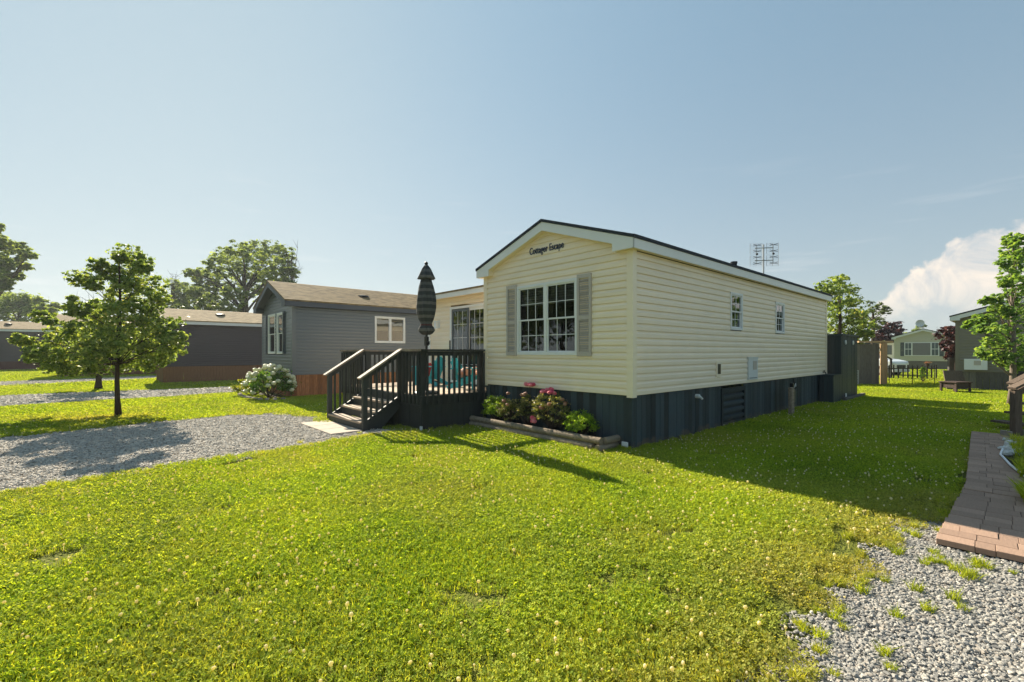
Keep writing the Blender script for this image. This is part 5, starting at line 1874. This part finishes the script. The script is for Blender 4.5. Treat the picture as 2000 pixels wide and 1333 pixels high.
an = uthing('tv_antenna', 'rooftop television antenna of two wire grids on a mast above the yellow home', 'antenna', 10.86, 1.85)
part('mast', MB().tube([(10.86, 1.85, .8), (10.86, 1.85, 5.28)], .028, 8), 'steel', an)
fx = Vector((math.cos(-ROT - R(8)), math.sin(-ROT - R(8)), 0))      # grid faces roughly the camera
def A(a, b, n=0):
    q = Vector((10.86, 1.85, 0)) + fx * a + Vector((-fx.y, fx.x, 0)) * n
    return (q.x, q.y, b)
for s in (-1, 1):
    g_ = MB()
    x0, x1 = (-.46, -.07) if s < 0 else (.07, .46)
    for i in range(17):
        z = 4.53 + i * .048
        g_.tube([A(x0, z, -.06), A(x1, z, -.06)], .003, 4)
    for x in (x0, (x0 + x1) / 2, x1):
        for z0 in (4.52, 4.94):
            g_.tube([A(x, z0, -.06), A(x, z0 + .37, -.06)], .007, 5)
    part('reflector_grid', g_, 'steel', an)
    e = MB()
    xm = (x0 + x1) / 2 - .06 * 0
    for i in range(4):
        z = 4.60 + i * .21
        e.tube([A(xm - .13, z + .03, -.17), A(xm, z, -.14), A(xm + .13, z + .03, -.17)], .008, 5)
        e.tube([A(xm - .13, z - .03, -.17), A(xm, z, -.14), A(xm + .13, z - .03, -.17)], .008, 5)
    e.tube([A(xm, 4.58, -.13), A(xm, 5.25, -.13)], .006, 5)
    part('bow_tie_elements', e, 'black', an)
    part('junction_box', MB().blob(A(xm, 4.92, -.15), .04, 2, (8, 6), 0), 'black', an)
for z in (4.72, 5.15):
    part('cross_arm', MB().tube([A(-.30, z, -.04), A(.30, z, -.04)], .016, 6), 'steel', an)

sh = uthing('garden_shed', 'tall dark plank shed with two round white vents behind the yellow home', 'shed', 11.0, -.35)
SU0, SU1, SV_0, SV_1, SZ = 11.0, 13.1, -.36, 1.5, 2.06
sF = Wall((SU0, SV_1), (0, -1), (-1, 0)); sR = Wall((SU0, SV_0), (1, 0), (0, -1)); sB = Wall((SU1, SV_0), (0, 1), (1, 0)); sL = Wall((SU1, SV_1), (-1, 0), (0, 1))
part('inner_frame', MB().box(SU0 + .03, SU1 - .03, SV_0 + .03, SV_1 - .03, .02, SZ - .01), 'black', sh)
planks(sh, sF, 0, SV_1 - SV_0, .05, SZ, .14, 'shed', rk, name='plank', n0=-.02)
planks(sh, sR, 0, SU1 - SU0, .12, SZ, .14, 'shed', rk, name='plank', n0=-.02)
planks(sh, sB, 0, SV_1 - SV_0, .05, SZ, .14, 'shed', rk, name='plank', n0=-.02, single=False)
planks(sh, sL, 0, SU1 - SU0, .05, SZ, .14, 'shed', rk, name='plank', n0=-.02, single=False)
part('roof', MB().box(SU0 - .04, SU1 + .04, SV_0 - .04, SV_1 + .04, SZ + .002, SZ + .06), 'shed', sh)
for x in (11.45, 12.45):
    part('round_vent', MB().tube([(x, SV_0 - .005, 1.86), (x, SV_0 - .03, 1.86)], .07, 16), 'white', sh)
part('base_timber', MB().bbox(10.9, 13.5, -.52, -.40, 0, .13, .01), 'greywood', sh)
part('white_bracket', MB().bbox(11.35, 11.43, -.41, -.385, .10, .24, .004), 'white', sh)
lc = uthing('storage_box', 'low dark plank storage box between the yellow home and the tall shed', 'storage box', 10.4, -.4)
b1 = Wall((9.98, -.02), (0, -1), (-1, 0)); b2_ = Wall((9.98, -.38), (1, 0), (0, -1))
planks(lc, b1, 0, .36, .02, .83, .12, 'shed', rk, name='plank', n0=-.02)
planks(lc, b2_, 0, .95, .02, .83, .135, 'shed', rk, name='plank', n0=-.02)
part('lid', MB().box(9.96, 10.95, -.40, -.02, .832, .86), 'shed', lc)

# privacy screen and wire rack
ps = thing('privacy_screen', 'grey weathered plank privacy screen with a pale end post beyond the shed', 'fence', (16.5, 21.4, 0))
pw = Wall((15.9 - 16.5, 0), (1, 0), (0, -1))
planks(ps, pw, -1.1, 1.35, .02, 1.93, .145, 'greywood', rk, name='plank', n0=0, jz=.02)
part('end_post', MB().bbox(.79, .93, -.11, .0, 0, 1.98, .008), 'freshwood', ps)
part('end_post', MB().bbox(.94, 1.08, -.09, .02, 0, 1.96, .008), 'freshwood', ps)
part('top_rail', MB().box(-.3, 1.3, -.16, .02, 1.99, 2.07), 'freshwood', ps)
part('top_rail', MB().box(-1.6, 1.1, .04, .08, 1.7, 1.79), 'greywood', ps)
wr = thing('wire_rack', 'small white wire rack leaning on the grey privacy screen', 'rack', (15.65, 20.9, 0))
m = MB()
for i in range(9):
    m.tube([(-.25, 0, .1 + i * .075), (.25, 0, .1 + i * .075)], .008, 5)
for x in (-.25, 0, .25):
    m.tube([(x, 0, 0), (x, 0, .72)], .009, 5)
part('wires', m, 'white_dull', wr)

# wire garden fence
gf_ = thing('garden_fence', 'low thin black wire fence across the back of the yard', 'fence', (18.2, 21.6, 0))
m = MB()
for i in range(44):
    x = -1.4 + i * .075
    m.tube([(x, 0, 0), (x, 0, .88)], .0035, 4)
for z in (.08, .45, .86):
    m.tube([(-1.4, 0, z), (1.85, 0, z)], .0035, 4)
part('wires', m, 'black', gf_)
for x in (-1.4, -.3, .8, 1.85):
    part('post', MB().tube([(x, 0, 0), (x, 0, .95)], .014, 6), 'black', gf_)
pf = thing('picket_fence', 'dark picket fence between the wire fence and the distant sage home', 'fence', (22.4, 26.0, 0))
for i in range(11):
    x = -.9 + i * .27
    part('picket', MB().box(x, x + .07, -.015, .015, 0, .78 + .05 * math.sin(i * 2.1)), 'black', pf)
part('rail', MB().box(-.95, 1.95, .016, .04, .58, .64), 'black', pf)
yb = thing('metal_railing', 'black stair railing standing before the white car', 'railing', (21.6, 26.0, 0))
for x in (-.2, .05):
    part('post', MB().box(x - .04, x + .04, -.04, .04, 0, 1.15), 'black', yb)
part('handrail', MB().bar((-.75, 0, 1.6), (.1, 0, 1.12), .09, .06), 'black', yb)
shrub('potted_shrub', 'dark narrow shrub in front of the picket fence', 'shrub', Vector((20.6, 22.8, 0)), .16, .16, .85, 'leaf_hyd', .06, 40, 20, 44)
fp = thing('flower_pot', 'pot of pale pink flowers on a thin stand before the sage home', 'flower pot', (23.0, 25.2, 0))
part('stand', MB().tube([(0, 0, 0), (0, 0, .75)], .03, 8), 'black', fp)
part('pot', MB().lathe([(.06, .75), (.10, .9), (.11, .91), (.10, .90)], 14), 'rust', fp)
leaves('flowers', 'petal_rust', fp, [(0, 0, .98), (.08, 0, .97), (-.08, 0, .96)], [.09, .07, .07], 40, .05, np.random.default_rng(4))
# fire pit table and leaning plywood
ft = thing('fire_pit', 'square rusty steel fire pit on four legs on the back lawn', 'fire pit', (16.85, 17.3, 0), R(8))
m = MB(); m.box(-.30, .30, -.26, .26, .20, .40); part('bowl', m, 'rust', ft)
part('rim', MB().box(-.36, .36, -.32, .32, .40, .43), 'rust', ft)
for x in (-.30, .30):
    for y in (-.26, .26):
        part('leg', MB().box(x - .03, x + .03, y - .03, y + .03, 0, .40), 'rust', ft)
pl = thing('plywood_sheet', 'weathered plywood sheet leaning against the corner of the taupe home', 'plywood sheet', (18.1, 18.85, 0))
part('board', MB().poly([(-.55, -.5, 0), (.35, -.45, 0), (.42, -.12, .78), (-.40, -.17, .80), (-.55, -.47, 0), (.35, -.42, 0), (.42, -.09, .78), (-.40, -.14, .80)], [(0, 1, 2, 3), (7, 6, 5, 4), (0, 4, 5, 1), (1, 5, 6, 2), (2, 6, 7, 3), (3, 7, 4, 0)]), 'railwood', pl)
fw_ = thing('fence_post', 'pale green-yellow wooden post at the left corner of the taupe home', 'post', (18.95, 19.6, 0))
part('post', MB().bbox(-.16, .06, -.05, .05, 0, 1.3, .01), 'greywood', fw_)
df = thing('dark_fence', 'dark plank fence at the right edge behind the maple trunk', 'fence', (19.0, 17.2, 0))
planks(df, Wall((-.05, 0), (1, 0), (0, -1)), 0, 2.6, 0, 1.25, .14, 'black', rk, name='plank', n0=0)


# ------------------------------------------------------------------ white car
def car(label, p, rot):
    t = thing('parked_car', label, 'car', p, rot)
    # front of the car points to +x; body lofted from cross sections (x, half width, z_bottom, z_belt, roof half width, z_roof)
    sec = [(2.25, .72, .32, .78, .70, .80), (2.18, .84, .26, .92, .78, .95), (1.7, .90, .24, 1.02, .80, 1.06), (1.15, .92, .24, 1.08, .76, 1.14), (.45, .92, .24, 1.12, .66, 1.62), (-.4, .92, .24, 1.13, .66, 1.70), (-1.5, .92, .24, 1.14, .66, 1.66), (-2.1, .88, .28, 1.12, .62, 1.40), (-2.25, .80, .34, 1.0, .70, 1.05)]
    vs, fs = [], []
    for x, w, z0, zb, rw, zr in sec:
        vs += [(x, -w * .94, z0), (x, -w, z0 + .25), (x, -w, zb), (x, -rw, zr), (x, rw, zr), (x, w, zb), (x, w, z0 + .25), (x, w * .94, z0)]
    for i in range(len(sec) - 1):
        for k in range(8):
            j = (k + 1) % 8
            fs.append((i * 8 + k, (i + 1) * 8 + k, (i + 1) * 8 + j, i * 8 + j))
    fs += [tuple(range(8)), tuple(range(len(vs) - 1, len(vs) - 9, -1))]
    part('body', MB().poly(vs, fs), 'carwhite', t)
    for s in (-1, 1):
        m = MB().poly([(.75, s * .90, 1.15), (-1.95, s * .90, 1.17), (-1.75, s * .70, 1.56), (.38, s * .70, 1.55)], [(0, 1, 2, 3)])
        part('side_window', m, 'carglass', t)
        for x in (1.42, -1.38):
            m = MB().tube([(x, s * .72, .34), (x, s * .95, .34)], .34, 22)
            wl_ = part('wheel', m, 'rubber', t)
            part('rim', MB().tube([(x, s * .94, .34), (x, s * .965, .34)], .20, 16), 'steel', wl_)
        part('headlight', MB().box(2.08, 2.24, s * .50, s * .80, .70, .86), 'lamp', t)
        part('mirror', MB().blob((.75, s * 1.02, 1.18), (.09, .12, .09), 2, (8, 5), 0), 'carwhite', t, smooth=True)
    part('windscreen', MB().poly([(1.16, -.72, 1.155), (1.16, .72, 1.155), (.52, .60, 1.60), (.52, -.60, 1.60)], [(0, 1, 2, 3)]), 'carglass', t)
    part('grille', MB().box(2.2, 2.27, -.42, .42, .50, .72), 'black', t)
    part('bumper', MB().bbox(2.1, 2.30, -.82, .82, .28, .44, .02), 'white_dull', t)
    part('roof_rack', MB().box(-1.2, .1, -.5, .5, 1.74, 1.84), 'black', t)
    return t


car('white car parked in the distance beyond the privacy screen', (24.1, 31.2, 0), R(-70))
slb = thing('concrete_slab', 'pale narrow slab in the grass below the distant white car', 'stone slab', (24.1, 29.0, 0))
part('slab', MB().box(-.9, .9, -.4, .4, 0, .05), 'slab', slb)

# tree line far behind and trees across the lane at the left, seen in the windows
nr = np.random.default_rng(8)
cs, rs = [], []
for i in range(420):
    x = nr.uniform(-260, 260)
    cs.append((x, 150 + nr.uniform(-12, 12) + abs(x) * .1, 1.2 + nr.random() * 3.6)); rs.append(2.2)
leaves('distant_treeline', 'leaf_far', None, cs, rs, 60, 1.2, nr, .4, kind='stuff')
for i, (x, y, h) in enumerate(((-24, 8, 9), (-30, 3, 10), (-27, 14, 8), (-33, -4, 11))):
    bl = [((x + nr.normal() * 1.6, y + nr.normal() * 1.6, h * (.45 + .5 * nr.random())), 2.0) for _ in range(26)]
    lb = ['spreading', 'tall rounded', 'smaller', 'tallest'][i]
    tree('roadside_tree', lb + ' green tree across the lane beyond the left edge', (x, y, 0), (x, y, h * .8), .2, .06, bl, 'leaf_far', .40, 40, 8, 60 + i, clr=.5, group='trees across the lane')

# ------------------------------------------------------------------ paver path on the right
pp = thing('paver_path', 'raised path of brown rectangular pavers leading to the wooden stairs', 'path', tuple(P0), math.atan2(PDIR.y, PDIR.x))
del pp['category']; del pp['label']
pp['kind'] = 'structure'
base = MB().prism([(.01, -1.44), (7.12, -1.42), (7.12, -.14), (2.2, -.14), (.01, -.012)], 'z', .0, .058)
part('path_base', base, 'paverbase', pp)
rp = random.Random(4)
pm = {}
for wi in (11, 17, 22):
    for li in (16, 21):
        m = MB().bbox(0, li / 100 - .002, 0, wi / 100 - .003, 0, .045, .0025)
        pm[(wi, li)] = m.mesh('paver', 'paver')
x = 0.0
while x < 7.1:
    li = rp.choice((16, 21, 21))
    e0 = .13 * min(1, x / 2.2) + rp.uniform(-.004, .004)
    y = -e0
    lim = 1.42 if x > 1.6 else 1.45
    while y > -lim:
        wi = rp.choice((11, 17, 22, 22))
        put('paver', pm[(wi, li)], pp, (x, y - wi / 100, .022 + rp.uniform(-.004, .004)), (rp.gauss(0, .008), rp.gauss(0, .008), rp.gauss(0, .004)))
        y -= wi / 100
    x += li / 100
# planting strip and white edging along the right of the path
def PL(a, b, z=0): 
    q = P0 + PDIR * a + PPER * b
    return Vector((q.x, q.y, z))
st = [PL(1.05, .98), PL(1.3, .85), PL(1.9, .74), PL(2.8, .66), PL(3.8, .52), PL(4.6, .45), PL(5.4, .50), PL(6.1, .62)]
sheet('planting_strip', [(p.x, p.y) for p in st] + [(PL(6.2, 2.2).x, PL(6.2, 2.2).y), (PL(1.0, 2.2).x, PL(1.0, 2.2).y)], .075, 'soil')
ed = MB()
ed.tube([p + Vector((0, 0, .085)) for p in st], .014, 8)
props(part('hose', ed, 'white'), 'thin white hose snaking along the right side of the paver path', 'hose')
rr = random.Random(6)
we = thing('white_rocks', 'pile of small white rocks beside the stair post at the end of the path', 'rocks', tuple(PL(5.3, .6)))
for i in range(26):
    q = PL(rr.uniform(4.9, 6.4), 0)
    a = rr.uniform(4.6, 6.3)
    b = .45 + abs(a - 5.3) * .10 + rr.uniform(0, .18)
    d = PL(a, b, .09) - PL(5.3, .6)
    part('rock', MB().blob(tuple(d), (rr.uniform(.04, .08), rr.uniform(.03, .06), rr.uniform(.025, .05)), i, (7, 5), .18), 'whitestone', we)
pw_s = []
for i in range(150):
    a = rr.uniform(1.3, 6.4)
    q = PL(a, rr.uniform(.62, 1.2) if a > 2.2 else rr.uniform(.9, 1.4), .07)
    pw_s.append((q.x, q.y, q.z, rr.uniform(0, 6.28), rr.uniform(.7, 1.5), rr.uniform(0, .1)))
for i in range(22):
    q = PL(rr.uniform(1.7, 2.1), rr.uniform(.62, .78), .06)
    pw_s.append((q.x, q.y, q.z, rr.uniform(0, 6.28), rr.uniform(1.4, 2.0), 0))
scatter('bed_weeds', 'weeds and grass growing in the strip right of the paver path', tv, tf, ['grass'], None, pw_s)
sl_ = thing('spotlight', 'small black garden spotlight with a pale lens beside the paver path', 'spotlight', tuple(PL(1.16, .99)), R(20))
part('housing', MB().lathe([(.035, .10), (.07, .12), (.075, .17), (.06, .19)], 16), 'black', sl_)
part('lens', MB().lathe([(.055, .19), (.055, .195)], 16), 'lamp', sl_)
part('stake', MB().tube([(0, 0, 0), (0, 0, .11)], .014, 8), 'black', sl_)

# wooden stair rail at the right edge
rl = thing('stair_railing', 'weathered brown wooden stair railing rising at the right edge of the path', 'railing', (8.97, 8.10, 0))
part('post', MB().bbox(-.065, .065, -.05, .05, .0, .88, .006), 'railwood', rl)
part('post', MB().bbox(.88, .98, .55, .65, .0, 1.4, .006), 'railwood', rl)
part('post', MB().bbox(.98, 1.09, -.05, .05, .0, 1.45, .006), 'railwood', rl)
part('handrail', MB().bar((-.10, -.02, .905), (1.6, -.02, 1.74), .14, .04), 'railwood', rl)
part('handrail', MB().bar((.36, .42, .955), (1.98, .42, 1.77), .14, .04), 'railwood', rl)
part('side_rail', MB().bar((.06, .0, .84), (1.6, .0, 1.60), .04, .10), 'railwood', rl)
for i in range(3):
    part('stair_tread', MB().box(.7 + i * .27, .98 + i * .27, -.1, 1.1, .14 + i * .18, .18 + i * .18), 'railwood', rl)
cbk = thing('concrete_block', 'grey concrete block beside the foot of the stair post', 'concrete block', (9.12, 8.0, 0))
part('block', MB().bbox(-.02, .36, -.12, .12, 0, .17, .008), 'stone_edge', cbk)
cbk = thing('concrete_block', 'thin upright concrete paver left of the stair post foot', 'concrete block', (8.76, 8.02, 0))
part('block', MB().bbox(-.035, .0, -.06, .12, 0, .16, .005), 'stone_edge', cbk)
print('objects', len(bpy.data.objects))

# summer haze in the air
hm = bpy.data.materials.new('haze_air')
hm.use_nodes = True
ht = hm.node_tree
ht.nodes.clear()
ho_ = ht.nodes.new('ShaderNodeOutputMaterial')
pv = ht.nodes.new('ShaderNodeVolumePrincipled')
pv.inputs['Color'].default_value = (0.80, 0.88, 0.93, 1)
pv.inputs['Density'].default_value = 0.0005
pv.inputs['Anisotropy'].default_value = 0.3
ht.links.new(pv.outputs[0], ho_.inputs['Volume'])
hb = MB().box(-905, 905, -305, 1505, -1, 26)
MAT['haze_air'] = hm
part('haze', hb, 'haze_air', kind='stuff')
